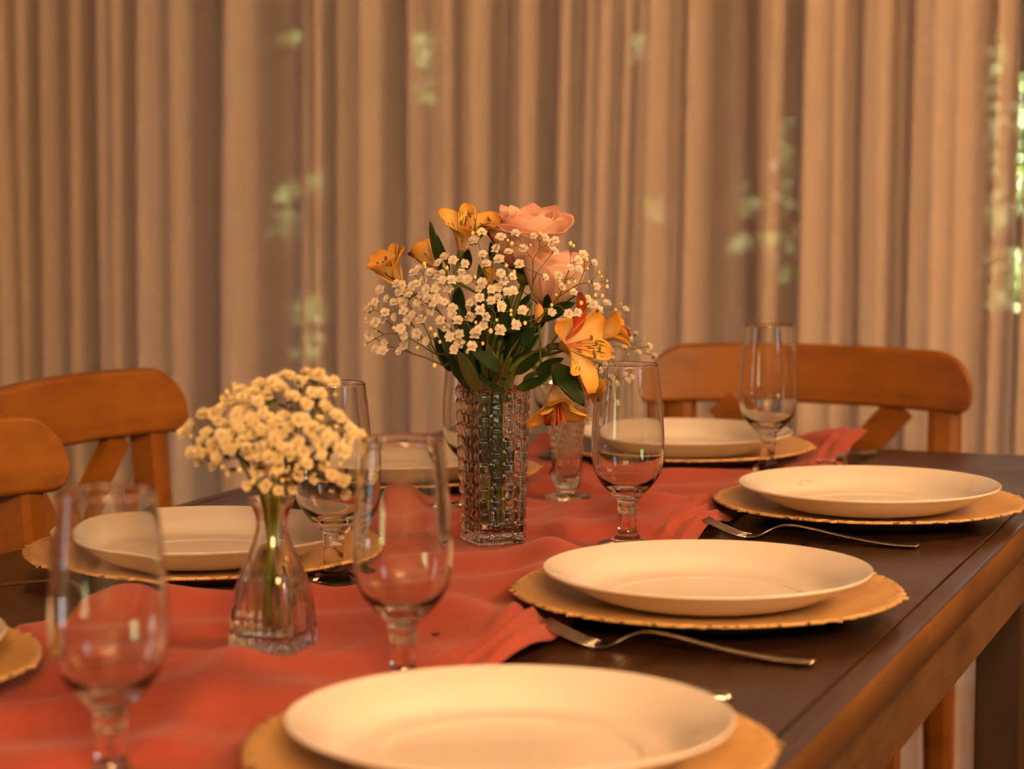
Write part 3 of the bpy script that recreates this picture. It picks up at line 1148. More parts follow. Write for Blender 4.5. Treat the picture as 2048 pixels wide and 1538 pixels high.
def make_chair():
    root = empty('cross_back_chair')
    # broad bent top rail: rows across its width so it can curve
    W, Hh, th, rt, rb = .458, .082, .022, .050, .018
    n = 49
    rows = []
    for i in range(n):
        x = -W / 2 + W * (0.5 - 0.5 * math.cos(math.pi * i / (n - 1)))
        e = W / 2 - abs(x)
        zt = Hh - (rt - math.sqrt(max(0, rt * rt - (rt - e) ** 2)) if e < rt else 0)
        zb = (rb - math.sqrt(max(0, rb * rb - (rb - e) ** 2)) if e < rb else 0)
        if zt - zb < .004:
            zt = zb + .004
        y = .215 - .040 * (abs(x) / (W / 2)) ** 2
        bz = .787 + .004 * (1 - (2 * x / W) ** 2)
        cz = (zt + zb) / 2
        b_ = min(.0045, (zt - zb) / 4)
        ring = []
        for (yy, zz) in ((-th / 2 + b_, zb), (th / 2 - b_, zb), (th / 2, zb + b_), (th / 2, zb + b_ * 1.5), (th / 2, cz), (th / 2, zt - b_ * 1.5), (th / 2, zt - b_), (th / 2 - b_, zt), (-th / 2 + b_, zt), (-th / 2, zt - b_), (-th / 2, zt - b_ * 1.5), (-th / 2, cz), (-th / 2, zb + b_ * 1.5), (-th / 2, zb + b_)):
            lean = (zz) * .12
            ring.append((x, y + yy + lean, bz + zz))
        rows.append(ring)
    m = MB().grid(rows, close_v=True)
    m.f += [tuple(range(14)), tuple(range((n - 1) * 14, n * 14))[::-1]]
    m.mi += [0, 0]
    m.build('top_rail', 'chair_wood', root)
    for s in (-1, 1):
        # rear post and leg in one bent piece
        pts = [(s * .190, .235, 0.0), (s * .190, .205, .22), (s * .190, .190, .45), (s * .190, .192, .62), (s * .190, .203, .795)]
        rows = []
        for (x, y, z) in [tuple(q) for q in bez_chain(pts, 5)]:
            hw = .016 + .005 * min(1, z / .45)
            hd = .015
            rows.append([(x - hw, y - hd, z), (x - hw * .5, y - hd * 1.25, z), (x + hw * .5, y - hd * 1.25, z), (x + hw, y - hd, z), (x + hw, y + hd, z), (x - hw, y + hd, z)])
        m = MB().grid(rows, close_v=True)
        k = len(rows)
        m.f += [tuple(range(6)), tuple(range((k - 1) * 6, k * 6))[::-1]]
        m.mi += [0, 0]
        m.build('rear_post', 'chair_wood', root, smooth=False)
        # front leg, tapered
        rows = []
        for (z, hw) in ((0, .014), (.2, .018), (.425, .021)):
            x, y = s * (.185 - .0), -.175
            rows.append([(x - hw, y - hw, z), (x + hw, y - hw, z), (x + hw, y + hw, z), (x - hw, y + hw, z)])
        m = MB().grid(rows, close_v=True)
        m.f += [(0, 1, 2, 3), (11, 10, 9, 8)]
        m.mi += [0, 0]
        m.build('front_leg', 'chair_wood', root, smooth=False)
        m = MB().tube([(s * .187, -.16, .20), (s * .189, .195, .20)], .010, 8)
        m.build('stretcher', 'chair_wood', root)
        # crossing back slat
        rows = []
        for k in range(13):
            q = k / 12
            x = s * (.128 - .256 * q)
            z = .791 - .283 * q
            y = .203 - .010 * q + .012 * math.sin(math.pi * q) + (.006 if s > 0 else -.006) + .012 * math.sin(math.pi * q) * 0
            dx, dz = -s * .256, -.285
            ln = math.hypot(dx, dz)
            nx_, nz_ = -dz / ln, dx / ln
            hw, ht = .021, .006
            rows.append([(x - nx_ * hw, y - ht, z - nz_ * hw), (x + nx_ * hw, y - ht, z + nz_ * hw), (x + nx_ * hw, y + ht, z + nz_ * hw), (x - nx_ * hw, y + ht, z - nz_ * hw)])
        m = MB().grid(rows, close_v=True)
        m.f += [(0, 1, 2, 3), (51, 50, 49, 48)]
        m.mi += [0, 0]
        m.build('cross_slat', 'chair_wood', root, smooth=False)
    MB().tube([(-.187, 0.02, .20), (.187, .02, .20)], .010, 8).build('stretcher', 'chair_wood', root)
    MB().box(-.172, .172, .176, .200, .490, .525, .003).build('lower_rail', 'chair_wood', root, smooth=False)
    # shaped seat
    rows = []
    for k, z in enumerate((.425, .430, .446, .451)):
        sh = (.006, 0, 0, .006)[k]
        ol = rounded_rect(.42 - 2 * sh, .40 - 2 * sh, .05, .03, 6)
        rows.append([(x, -.205 + sh + y, z) for x, y in ol])
    m = MB().grid(rows, close_v=True)
    k = len(rows[0])
    m.f += [tuple(range(k)), tuple(range(3 * k, 4 * k))[::-1]]
    m.mi += [0, 0]
    m.build('seat', 'chair_wood', root, smooth=False)
    return root


def bez_chain(pts, k):
    out = []
    n = len(pts)
    for i in range(n - 1):
        p0, p1, p2, p3 = pts[max(0, i - 1)], pts[i], pts[i + 1], pts[min(n - 1, i + 2)]
        for j in range(k):
            s = j / k
            out.append(tuple(0.5 * (2 * p1[c] + (p2[c] - p0[c]) * s + (2 * p0[c] - 5 * p1[c] + 4 * p2[c] - p3[c]) * s * s + (3 * p1[c] - p0[c] - 3 * p2[c] + p3[c]) * s ** 3) for c in range(3)))
    out.append(tuple(pts[-1]))
    return out


ch = make_chair()
for i, (x, y, rz, lab) in enumerate([
        (.466, .020, 0.0, 'honey-coloured wooden cross-back chair at the head of the table'),
        (-.040, -.575, math.pi / 2, 'honey-coloured wooden chair on the left, pulled out farther from the table'),
        (.106, -1.092, math.pi / 2, 'honey-coloured wooden chair at the left edge, only its rail end in view')]):
    c_ = ch if i == 0 else copy_tree(ch)
    c_.location = (x, y, 0)
    c_.rotation_euler = (0, 0, rz)
    tag(c_, lab, 'chair', 'wooden cross-back chairs around the table')


# ================================================================== vases
def ring_loft(rings, mi=0):
    """rings: list of equal-length point lists, or single-point lists at the ends (counter-clockwise, outside going up)"""
    vs, st = [], []
    for r in rings:
        st.append(len(vs))
        vs += [tuple(p) for p in r]
    n = max(len(r) for r in rings)
    fs = []
    for i in range(len(rings) - 1):
        A, B = st[i], st[i + 1]
        for k in range(n):
            k2 = (k + 1) % n
            if len(rings[i]) == 1:
                fs.append((A, B + k2, B + k))
            elif len(rings[i + 1]) == 1:
                fs.append((A + k, A + k2, B))
            else:
                fs.append((A + k, A + k2, B + k2, B + k))
    return MB().add(vs, fs, None, mi)


def square_ring(h, z, per=36, n=None, bump=None):
    """square of half-size h sampled along its sides, counter-clockwise; bump(face, t) pushes outwards"""
    pts = []
    for f in range(4):
        a = f * math.pi / 2
        c, s = math.cos(a), math.sin(a)
        for k in range(per):
            t_ = k / per
            y = -h + 2 * h * t_
            x = h
            # slightly rounded corners
            e = min(t_, 1 - t_)
            if e < .05:
                x -= h * .05 * (1 - e / .05) ** 2
            if bump:
                x += bump(f, t_)
            pts.append((x * c - y * s, x * s + y * c, z))
    return pts


VROWS, VCOLS, VH = 13, 4, .150


def weave(f, t_, z):
    rr = z / VH * VROWS
    row = min(VROWS - 1, int(rr))
    b = rr - row
    cc = t_ * VCOLS
    col = min(VCOLS - 1, int(cc))
    a = cc - col
    sh = lambda q, e: min(1.0, min(q, 1 - q) / e)
    if (row + col + f) % 2 == 0:
        k = (1 - abs(2 * a - 1) ** 3.5) * sh(b, .16) ** .6
    else:
        k = (1 - abs(2 * b - 1) ** 3.5) * sh(a, .16) ** .6
    return .0026 * k


half = lambda z: .0232 + (.0272 - .0232) * z / VH
vroot = empty('woven_glass_vase', (VASE_MAIN[0], VASE_MAIN[1], TZ + .0024), YAW + math.radians(21.5))
rings = [[(0, 0, .0012)], square_ring(.006, .0012), square_ring(.016, .0008), square_ring(.0205, .0)]
for i in range(VROWS * 8 + 1):
    z = VH * i / (VROWS * 8)
    rings.append(square_ring(half(z) if z > .0015 else half(z) - .0006, max(z, .0004), bump=lambda f, t_: weave(f, t_, min(z, VH - 1e-6))))
rings.append(square_ring(half(VH) - .0008, VH + .0010))
for k in range(25):
    z = VH - (VH - .0160) * k / 24
    rings.append(square_ring(half(z) - .0040, z + (.0008 if k == 0 else 0)))
rings += [square_ring(.014, .0135), square_ring(.006, .0128), [(0, 0, .0126)]]
ring_loft(rings).build('body', 'cut_glass', vroot, fix=False)
wr = [[(0, 0, .0131)], square_ring(.006, .0133), square_ring(.0135, .0140)] + [square_ring(half(z) - .0045, z) for z in np.linspace(.0165, .070, 8)] + [square_ring(.010, .070), [(0, 0, .070)]]
ring_loft(wr).build('water', 'water', vroot, fix=False)
tag(vroot, 'tall square pressed-glass vase with a basket-weave relief, holding the large bouquet', 'vase')

# small flask vase: square ribbed base, round narrow neck with a flared lip
FL = [(.0258, .0), (.0268, .0025), (.0264, .010), (.0254, .025), (.0238, .042), (.0218, .056), (.0186, .068), (.0150, .079), (.0126, .088), (.0118, .094), (.0124, .100), (.0148, .107), (.0178, .1125), (.0182, .1140)]
FLi = [(.0170, .1142), (.0160, .1115), (.0126, .1055), (.0102, .0995), (.0096, .094), (.0104, .088), (.0126, .079), (.0158, .068), (.0190, .056), (.0211, .042), (.0226, .025), (.0230, .013), (.0200, .0098)]


def squircle(h, z, n=144, inner=False):
    e = 2 + 5.5 * float(sstep(0, 1, np.array((.080 - z) / .055)))
    pts = []
    for k in range(n):
        a = 2 * math.pi * k / n + math.pi / n
        c, s = math.cos(a), math.sin(a)
        r = h / (abs(c) ** e + abs(s) ** e) ** (1 / e)
        if not inner and z > .001:
            fade = float(sstep(0, 1, np.array((.074 - z) / .05)))
            r += .0013 * fade * math.cos(a * 24) * (1 if z > .006 else .5)
        pts.append((r * c, r * s, z))
    return pts


froot = empty('flask_vase', (VASE_SMALL[0], VASE_SMALL[1], TZ + .0024), math.radians(2))
rings = [[(0, 0, .001)], squircle(.010, .001), squircle(.022, .0006)] + [squircle(r, z) for r, z in smooth_prof(FL, 4)] + [squircle(r, z, inner=True) for r, z in smooth_prof(FLi, 3)] + [squircle(.010, .0088, inner=True), [(0, 0, .0086)]]
ring_loft(rings).build('body', 'cut_glass', froot, fix=False)
win = [(r - .0004, z) for r, z in smooth_prof(FLi, 3) if .0100 < z < .0545][::-1]
rings = [[(0, 0, .0091)], squircle(.010, .0093, inner=True)] + [squircle(r, z, inner=True) for r, z in win] + [squircle(.008, win[-1][1] + .0002, inner=True), [(0, 0, win[-1][1] + .0002)]]
ring_loft(rings).build('water', 'water', froot, fix=False)
tag(froot, 'small clear flask vase with a square ribbed base, filled with white blossoms', 'vase')

# cut-crystal footed vase behind
BK = [(.0255, .0), (.0262, .0015), (.0250, .0034), (.0160, .0050), (.0120, .0075), (.0122, .0110), (.0150, .0170), (.0163, .0280), (.0162, .0400), (.0164, .0500), (.0178, .0700), (.0205, .0900), (.0245, .1080), (.0300, .1210), (.0330, .1270)]
BKi = [(.0318, .1275), (.0285, .1210), (.0226, .1080), (.0186, .0900), (.0158, .0700), (.0142, .0500), (.0136, .0400), (.0128, .0300), (.0090, .0240), (0, .0225)]


def diamond(r, z, a):
    if z > .047:
        k = 14
        q = z * 420
        return r + .0016 * (abs(math.sin(k * a / 1.0 + q / 2)) * abs(math.sin(k * a / 1.0 - q / 2)) - .4)
    if .012 < z < .045:
        return r + .0011 * (abs(math.sin(6 * a)) - .5)
    return r


broot = empty('crystal_vase', (VASE_BACK[0], VASE_BACK[1], TZ + .0024))
MB().lathe([(0, .0), (.012, .0)] + smooth_prof(BK[:6], 3), 168).build('foot', 'cut_glass', broot, fix=False)
body = smooth_prof(BK[5:], 14) + [q for q in smooth_prof(BKi, 4)[:-1] if q[0] > 1e-4] + [(0, .0225)]
no = len(smooth_prof(BK[5:], 14))
mbk = MB()
mbk.lathe(smooth_prof(BK[5:], 14), 168, rfun=diamond)
# inner wall stays smooth; joined at the lip
tmp = MB().lathe([smooth_prof(BK[5:], 14)[-1]] + [q for q in smooth_prof(BKi, 4)[:-1] if q[0] > 1e-4] + [(0, .0225)], 168)
lip0 = len(mbk.v) - 168
tmp.v[:168] = mbk.v[lip0:lip0 + 168]
mbk.add(tmp.v, tmp.f)
mbk.build('body', 'cut_glass', broot, fix=False)
tag(broot, 'small footed cut-crystal vase with a diamond pattern, behind the woven vase', 'vase')


# ================================================================== flowers
def axes(ax):
    ax = ax.normalized()
    h = Vector((0, 0, 1)) if abs(ax.z) < .9 else Vector((1, 0, 0))
    x = h.cross(ax).normalized()
    return x, ax.cross(x), ax


def stem_pts(vase, top, fan, zb=.016, sx=0.0, sy=0.0):
    """from the vase floor through the mouth to top; fan = mouth offset"""
    vx, vy = vase
    base = Vector((vx - fan[0] * .8 + sx, vy - fan[1] * .8 + sy, TZ + .0024 + zb))
    mouth = Vector((vx + fan[0], vy + fan[1], TZ + .0024 + fan[2]))
    mid = mouth + (mouth - base) * .25
    return [base, base.lerp(mouth, .5), mouth] + bez(mouth, mid, top, 6)[1:]


def rose_bloom(root, base, ax, R, H, seed, open_=1.0):
    r_ = random.Random(seed)
    X, Y, Z = axes(ax)
    layers = [(3, .22, .92, .0), (3, .34, .96, .05), (4, .48, 1.0, .12), (5, .64, 1.0, .30), (5, .82, .98, .62), (5, 1.0, .92, 1.0)]
    rot = r_.random() * 6
    for li, (cnt, rr, hh, op) in enumerate(layers):
        op *= open_
        for k in range(cnt):
            th0 = rot + 2 * math.pi * (k + .5 * (li % 2)) / cnt + r_.uniform(-.15, .15)
            W = (2 * math.pi / cnt) * (.84 if li < 3 else .78)
            tip = r_.uniform(.0, .07) * (li >= 2)
            hk = H * hh * r_.uniform(.94, 1.05)
            crl = r_.uniform(.7, 1.25)
            rows, uvs = [], []
            nv, nu = 11, 13
            for i in range(nv):
                v = i / (nv - 1)
                row = []
                for j in range(nu):
                    u = -1 + 2 * j / (nu - 1)
                    vv = v * (1 - .26 * abs(u) ** 3.2 + tip * max(0, 1 - abs(u) * 3.2))
                    wd = W * (.45 + .55 * math.sin(math.pi * min(1, .18 + .55 * v)))
                    rad = R * rr * (.16 + .84 * min(1, vv * 1.5) ** .62)
                    curl = max(0, vv - .62)
                    rad += R * op * crl * (curl * 1.15 + curl ** 2 * 1.6)
                    rad -= R * .10 * (1 - op) * max(0, vv - .55)
                    z = hk * (vv - op * crl * curl ** 2 * 1.35) + hk * .05 * op * math.sin(3 * u + k)
                    rad += R * .05 * abs(u) ** 3 * (op + .2) + R * .02 * math.sin(u * 5 + li + k * 2) * vv
                    a = th0 + u * wd
                    row.append(base + X * (rad * math.cos(a)) + Y * (rad * math.sin(a)) + Z * z)
                    uvs.append(((u + 1) / 2, vv))
                rows.append(row)
            o = MB().grid(rows, uvs).build('petal', 'rose_petal', root, fix=False)
            md = o.modifiers.new('thickness', 'SOLIDIFY')
            md.thickness = .0004
    for k in range(5):
        a = rot + 2 * math.pi * k / 5
        d = X * math.cos(a) + Y * math.sin(a)
        mb = MB()
        ribbon(mb, bez(base - Z * .004 + d * .003, base + Z * .006 + d * R * .55, base + Z * .010 * (1 + r_.random()) + d * R * (1.0 + .1 * r_.random()), 7), .012,
               lambda s: max(.06, (1 - s) ** .6 * (.55 + s)), -Z, .12, 5)
        mb.build('sepal', 'leaf_green', root, fix=False)
    MB().ball(base - Z * .006, .0085, 12, 8, (1, 1, 1.1)).build('hip', 'stem_green', root)


def add_leaf(root, p0, p2, wd, hint=None, mat='leaf_green', bulge=0.12, seed=0):
    r_ = random.Random(seed)
    hint = hint or cdir(r_.uniform(-.3, .3), .45, .8)
    L = (p2 - p0).length
    p1 = p0.lerp(p2, .5) + hint * L * bulge
    mb = MB()
    ribbon(mb, bez(p0, p1, p2, 11), wd, leaf_prof, hint, -.10, 7, .10, .05)
    o = mb.build('leaf', mat, root, fix=False)
    md = o.modifiers.new('thickness', 'SOLIDIFY')
    md.thickness = .00035
    return o


def lily_bloom(root, base, ax, L, opening, seed, roll=0.0, red=True):
    """six-part alstroemeria flower; base at the throat, ax = direction it faces"""
    r_ = random.Random(seed)
    X, Y, Z = axes(ax)
    fl = empty('bloom', (0, 0, 0))
    fl.parent = root
    pe = lambda s: max(.05, (.16 + .84 * math.sin(math.pi * min(1, max(0, (s - .02)) ** 1.15 * .93)) ** .85) * (1 if s < .96 else .82))
    pi_ = lambda s: max(.05, (.10 + .90 * math.sin(math.pi * min(1, max(0, (s - .05)) ** 1.35 * .90)) ** 1.0) * (1 if s < .96 else .7))
    for k in range(6):
        a = roll + math.pi * k / 3 + r_.uniform(-.10, .10)
        d = X * math.cos(a) + Y * math.sin(a)
        outer = k % 2 == 0
        o_ = math.radians(opening * r_.uniform(.8, 1.2) * (1.05 if outer else .9))
        L_ = L * (1.0 if outer else .98) * r_.uniform(.93, 1.05)
        p0 = base + d * .0015
        p1 = base + (Z * math.cos(o_ * .45) + d * math.sin(o_ * .45)) * L_ * .55
        p2 = base + (Z * math.cos(o_) + d * math.sin(o_)) * L_ * .98 + d * L_ * .06
        mb = MB()
        ribbon(mb, bez(p0, p1, p2, 13), L * (.58 if outer else .40), pe if outer else pi_, Z - d * .35, .22, 9, 0, .05)
        mat = 'outer_tepal' if outer else 'inner_tepal'
        if red and k == 5:
            mat = 'red_tepal'
        t_ = mb.build('petal', mat, fl, fix=False)
        md = t_.modifiers.new('thickness', 'SOLIDIFY')
        md.thickness = .0004
    for k in range(5):
        a = roll + 1.3 + k * .9
        d = X * math.cos(a) + Y * math.sin(a)
        p2 = base + Z * L * r_.uniform(.70, .92) + d * L * r_.uniform(.10, .24) - Vector((0, 0, 1)) * L * .06
        pts = bez(base + Z * .004, base + Z * L * .5 + d * L * .05, p2, 6)
        MB().tube(pts, .00055, 5).build('stamen', 'stamen_filament', fl)
        MB().ball(p2, .0016, 6, 5, (1, 1, 1.8)).build('anther', 'anther_brown', fl)
    # green-tinged tube behind the throat
    MB().tube([base - Z * .012, base - Z * .006, base + Z * .004], [.0022, .0036, .0030], 8).build('ovary', 'stem_green', fl)
    return fl


BZ = 2.165        # viewing depth of the big bouquet's axis
zp = lambda x, y, d=0.0: at(700 + x * .3125, 390 + y * .3125, BZ + d)


def finish(root, label, cat, group=None):
    tag(root, label, cat, group)


def stem_obj(root, pts, r=.0024, mat='stem_green', name='stem'):
    MB().tube(pts, r, 8).build(name, mat, root)


# roses
r1 = empty('rose', (0, 0, 0))
b1 = at(1050, 540, BZ + .012)
rose_bloom(r1, b1, cdir(.03, .97, .18), .0350, .058, 3, .55)
stem_obj(r1, stem_pts(VASE_MAIN, b1 - Vector((0, 0, .008)), (.004, .002, .15)), .0026)
finish(r1, 'large peach-pink rose crowning the bouquet', 'rose')
r2 = empty('rose', (0, 0, 0))
b2 = at(1096, 612, BZ - .002)
rose_bloom(r2, b2, cdir(.16, .95, .05), .0285, .052, 9, .30)
stem_obj(r2, stem_pts(VASE_MAIN, b2 - Vector((0, 0, .008)), (.010, -.004, .15)), .0026)
add_leaf(r2, at(1080, 640, BZ - .01), at(1150, 606, BZ - .03), .017, seed=4)
finish(r2, 'smaller pink rose seen from the side below the large rose', 'rose')

# alstroemeria sprays: three stems, each with its blooms and leaves
s1 = empty('alstroemeria_spray', (0, 0, 0))
t1 = at(905, 560, BZ)
stem_obj(s1, stem_pts(VASE_MAIN, t1, (-.008, .0, .15)), .0024)
for (u, v, ax, L, op, sd, ro) in ((922, 505, (.26, .84, .48), .048, 36, 1, .3), (806, 578, (-.50, .80, .25), .044, 26, 2, .9), (882, 540, (-.55, .60, -.35), .036, 22, 3, .2), (985, 585, (-.2, .9, .1), .026, 10, 4, .4)):
    b = at(u, v, BZ + (.0 if sd != 3 else .03))
    a_ = cdir(*ax)
    stem_obj(s1, bez(t1, t1.lerp(b, .5) - Vector((0, 0, .004)), b - a_ * .010, 6), .0013, name='pedicel')
    lily_bloom(s1, b, a_, L, op, sd, ro, red=(sd == 3))
for (x0, y0, x2, y2, wz, dd) in ((585, 480, 512, 165, 62, -.01), (640, 480, 556, 250, 40, .0), (745, 480, 760, 345, 80, .01), (905, 430, 910, 285, 55, .01), (690, 760, 700, 585, 105, -.01), (850, 790, 825, 440, 85, -.005)):
    add_leaf(s1, zp(x0, y0, dd), zp(x2, y2, dd - .01), wz * .3125 * BZ / F_PX, seed=int(x0), mat='leaf_green')
finish(s1, 'orange alstroemeria spray with yellow streaked blooms at the upper left of the bouquet', 'flower')

s2 = empty('alstroemeria_spray', (0, 0, 0))
t2 = at(1085, 712, BZ - .01)
stem_obj(s2, stem_pts(VASE_MAIN, t2, (.014, -.004, .15)), .0024)
for (u, v, ax, L, op, sd, ro) in ((1116, 692, (.80, .10, .56), .053, 54, 11, 2.75), (1180, 678, (.92, .34, .05), .040, 28, 12, .4)):
    b = at(u, v, BZ - (.03 if sd == 11 else .0))
    a_ = cdir(*ax)
    stem_obj(s2, bez(t2, t2.lerp(b, .5) - Vector((0, 0, .004)), b - a_ * .010, 6), .0013, name='pedicel')
    lily_bloom(s2, b, a_, L, op, sd, ro)
for (x0, y0, x2, y2, wz, dd) in ((1290, 1075, 1500, 1355, 165, -.045), (1180, 1150, 1370, 1045, 95, -.02), (1095, 960, 1185, 850, 120, -.03), (1190, 830, 1450, 690, 55, -.02)):
    add_leaf(s2, zp(x0, y0, dd), zp(x2, y2, dd - .01), wz * .3125 * BZ / F_PX, seed=int(x0))
finish(s2, 'orange alstroemeria spray with its wide open bloom at the right of the bouquet', 'flower')

s3 = empty('alstroemeria_spray', (0, 0, 0))
t3 = at(1082, 742, BZ - .012)
stem_obj(s3, stem_pts(VASE_MAIN, t3, (.016, .004, .15)), .0022)
for (u, v, ax, L, op, sd, ro) in ((1112, 766, (.04, -.93, .42), .046, 46, 21, .5), (1150, 748, (.80, -.50, .05), .034, 22, 22, 1.0)):
    b = at(u, v, BZ - .012 + (.02 if sd == 22 else 0))
    a_ = cdir(*ax)
    stem_obj(s3, bez(t3, t3.lerp(b, .5) + Vector((0, 0, .006)), b - a_ * .010, 6), .0013, name='pedicel')
    lily_bloom(s3, b, a_, L, op, sd, ro)
for (x0, y0, x2, y2, wz, dd) in ((1065, 1235, 1300, 1135, 105, -.055), (1000, 1265, 820, 1140, 70, -.045)):
    add_leaf(s3, zp(x0, y0, dd), zp(x2, y2, dd - .01), wz * .3125 * BZ / F_PX, hint=cdir(.1, .7, .6), bulge=-.22, seed=int(x0))
bb = at(1078, 628, BZ - .02)
stem_obj(s3, bez(t3, t3.lerp(bb, .5), bb - Vector((0, 0, .006)), 5), .0011, name='pedicel')
MB().ball(bb, .0060, 10, 8, (.8, .8, 1.7)).build('bud', 'outer_tepal', s3)
finish(s3, 'orange alstroemeria spray hanging down over the rim of the woven vase', 'flower')

# leafy stems filling the middle
LEAVES = [
    [(760, 1250, 560, 850, 120, -.02, 0), (830, 1270, 690, 990, 105, -.045, 1), (790, 1240, 685, 610, 95, -.0, 0), (640, 1130, 545, 900, 85, .01, 0), (700, 1180, 640, 1010, 70, -.03, 0)],
    [(985, 1140, 770, 985, 110, -.05, 0), (910, 1050, 895, 650, 100, -.0, 0), (860, 960, 780, 690, 95, -.01, 0), (940, 1200, 880, 950, 90, -.03, 1), (800, 1080, 720, 830, 90, .0, 0)],
    [(960, 930, 1005, 640, 95, .0, 0), (1040, 1010, 1115, 715, 90, -.01, 0), (1010, 880, 1170, 775, 80, -.02, 0), (950, 720, 925, 540, 85, .0, 0), (980, 1180, 1010, 1030, 60, -.05, 1)],
    [(1060, 1150, 1250, 1000, 85, .0, 0), (1100, 1220, 1200, 1130, 70, -.03, 1), (1000, 1100, 1080, 860, 100, .01, 0), (900, 880, 960, 600, 80, .02, 0), (1120, 900, 1260, 800, 80, .01, 0)]]
FAN = [(-.014, -.006, .15), (-.004, -.010, .15), (.004, -.008, .15), (.012, .006, .15)]
LLAB = ['dark green leafy stem leaning left out of the woven vase', 'dark green leafy stem at the front centre of the large bouquet',
        'dark green leafy stem rising below the large rose', 'dark green leafy stem leaning right behind the curled leaf']
for i, lv in enumerate(LEAVES):
    g = empty('leafy_stem', (0, 0, 0))
    cx = sum(l[2] for l in lv) / len(lv)
    cy = min(l[3] for l in lv)
    top = zp(cx, cy + 90, .005)
    sp_ = stem_pts(VASE_MAIN, top, FAN[i])
    stem_obj(g, sp_, .0024)
    for k, (x0, y0, x2, y2, wz, dd, ol) in enumerate(lv):
        add_leaf(g, zp(x0, y0, dd), zp(x2, y2, dd - .012), wz * .3125 * BZ / F_PX, mat='leaf_olive' if ol else 'leaf_green', seed=i * 10 + k)
    rr = random.Random(40 + i)
    for k in range(13):
        x0, y0 = rr.uniform(690, 1110), rr.uniform(860, 1240)
        a_ = rr.uniform(-.9, .9) + (i - 1.5) * .3
        ln = rr.uniform(170, 300)
        add_leaf(g, zp(x0, y0, rr.uniform(.0, .05)), zp(x0 + ln * math.sin(a_), y0 - ln * math.cos(a_), rr.uniform(.0, .05)), rr.uniform(70, 105) * .3125 * BZ / F_PX, seed=100 + i * 9 + k)
    for k in range(3):
        bx_, by_ = VASE_MAIN[0] + rr.uniform(-.012, .012), VASE_MAIN[1] + rr.uniform(-.012, .012)
        z0 = TZ + rr.uniform(.05, .085)
        add_leaf(g, Vector((bx_, by_, z0)), Vector((bx_ + rr.uniform(-.006, .006), by_ + rr.uniform(-.006, .006), z0 + rr.uniform(.045, .06))), .015, seed=300 + i * 9 + k, bulge=.05)
    q_ = [Vector((VASE_MAIN[0] + (i - 1.5) * .009 + rr.uniform(-.002, .002), VASE_MAIN[1] - .006 + rr.uniform(-.006, .006), TZ + .0024 + .0165)), Vector((VASE_MAIN[0] + (i - 1.5) * .006, VASE_MAIN[1], TZ + .105)), Vector((VASE_MAIN[0] + (i - 1.5) * .008, VASE_MAIN[1], TZ + .17))]
    MB().tube(bez(*q_, 7), .0032, 8).build('lower_stem', 'water_stem_green', g)
    finish(g, LLAB[i], 'foliage stem')


# ---- baby's breath
def blossom_mesh(seed, rad=.0046, mat='blossom_white'):
    r_ = random.Random(seed)
    mb = MB()
    for (cnt, tilt, ln) in ((9, 82, 1.0), (8, 55, .92), (6, 30, .75)):
        for k in range(cnt):
            a = 2 * math.pi * (k + r_.uniform(-.25, .25)) / cnt + tilt
            tl = math.radians(tilt + r_.uniform(-9, 9))
            d = Vector((math.cos(a) * math.sin(tl), math.sin(a) * math.sin(tl), math.cos(tl)))
            s = Vector((-math.sin(a), math.cos(a), 0))
            L_ = rad * ln * r_.uniform(.85, 1.1)
            up = d.cross(s)
            w0, w1 = rad * .10, rad * .30
            v0 = d * rad * .10
            vs = [v0 - s * w0, v0 + s * w0, d * L_ * .62 + s * w1 + up * rad * .05, d * L_ + s * w1 * .45 + up * rad * .12, d * L_ * .90 + up * rad * .04, d * L_ - s * w1 * .45 + up * rad * .12, d * L_ * .62 - s * w1 + up * rad * .05]
            mb.add(vs, [(0, 1, 2, 6), (6, 2, 4), (2, 3, 4), (6, 4, 5)], [(0, .0), (1, .0), (1, .6), (1, 1), (.5, 1), (0, 1), (0, .6)])
    sub = MB().ball((0, 0, rad * .05), rad * .24, 6, 4)
    mb.add(sub.v, sub.f, [(0.5, .05)] * len(sub.v))
    cal = MB().lathe([(0, -rad * .75), (rad * .16, -rad * .62), (rad * .34, -rad * .15), (rad * .30, rad * .02)], 6)
    mb.add(cal.v, cal.f, None, 1)
    return mb.mesh('blossom', [mat, 'sprig_green'], smooth=False)


BLOS = [blossom_mesh(s) for s in (1, 2, 3, 4)]
BLOS_WARM_LIGHT = [blossom_mesh(s, .0046, 'blossom_warm_light') for s in (5, 6, 7, 8)]
_b = MB().ball((0, 0, 0), .0016, 8, 6)
BUD = _b.mesh('bud', 'bud_pale')


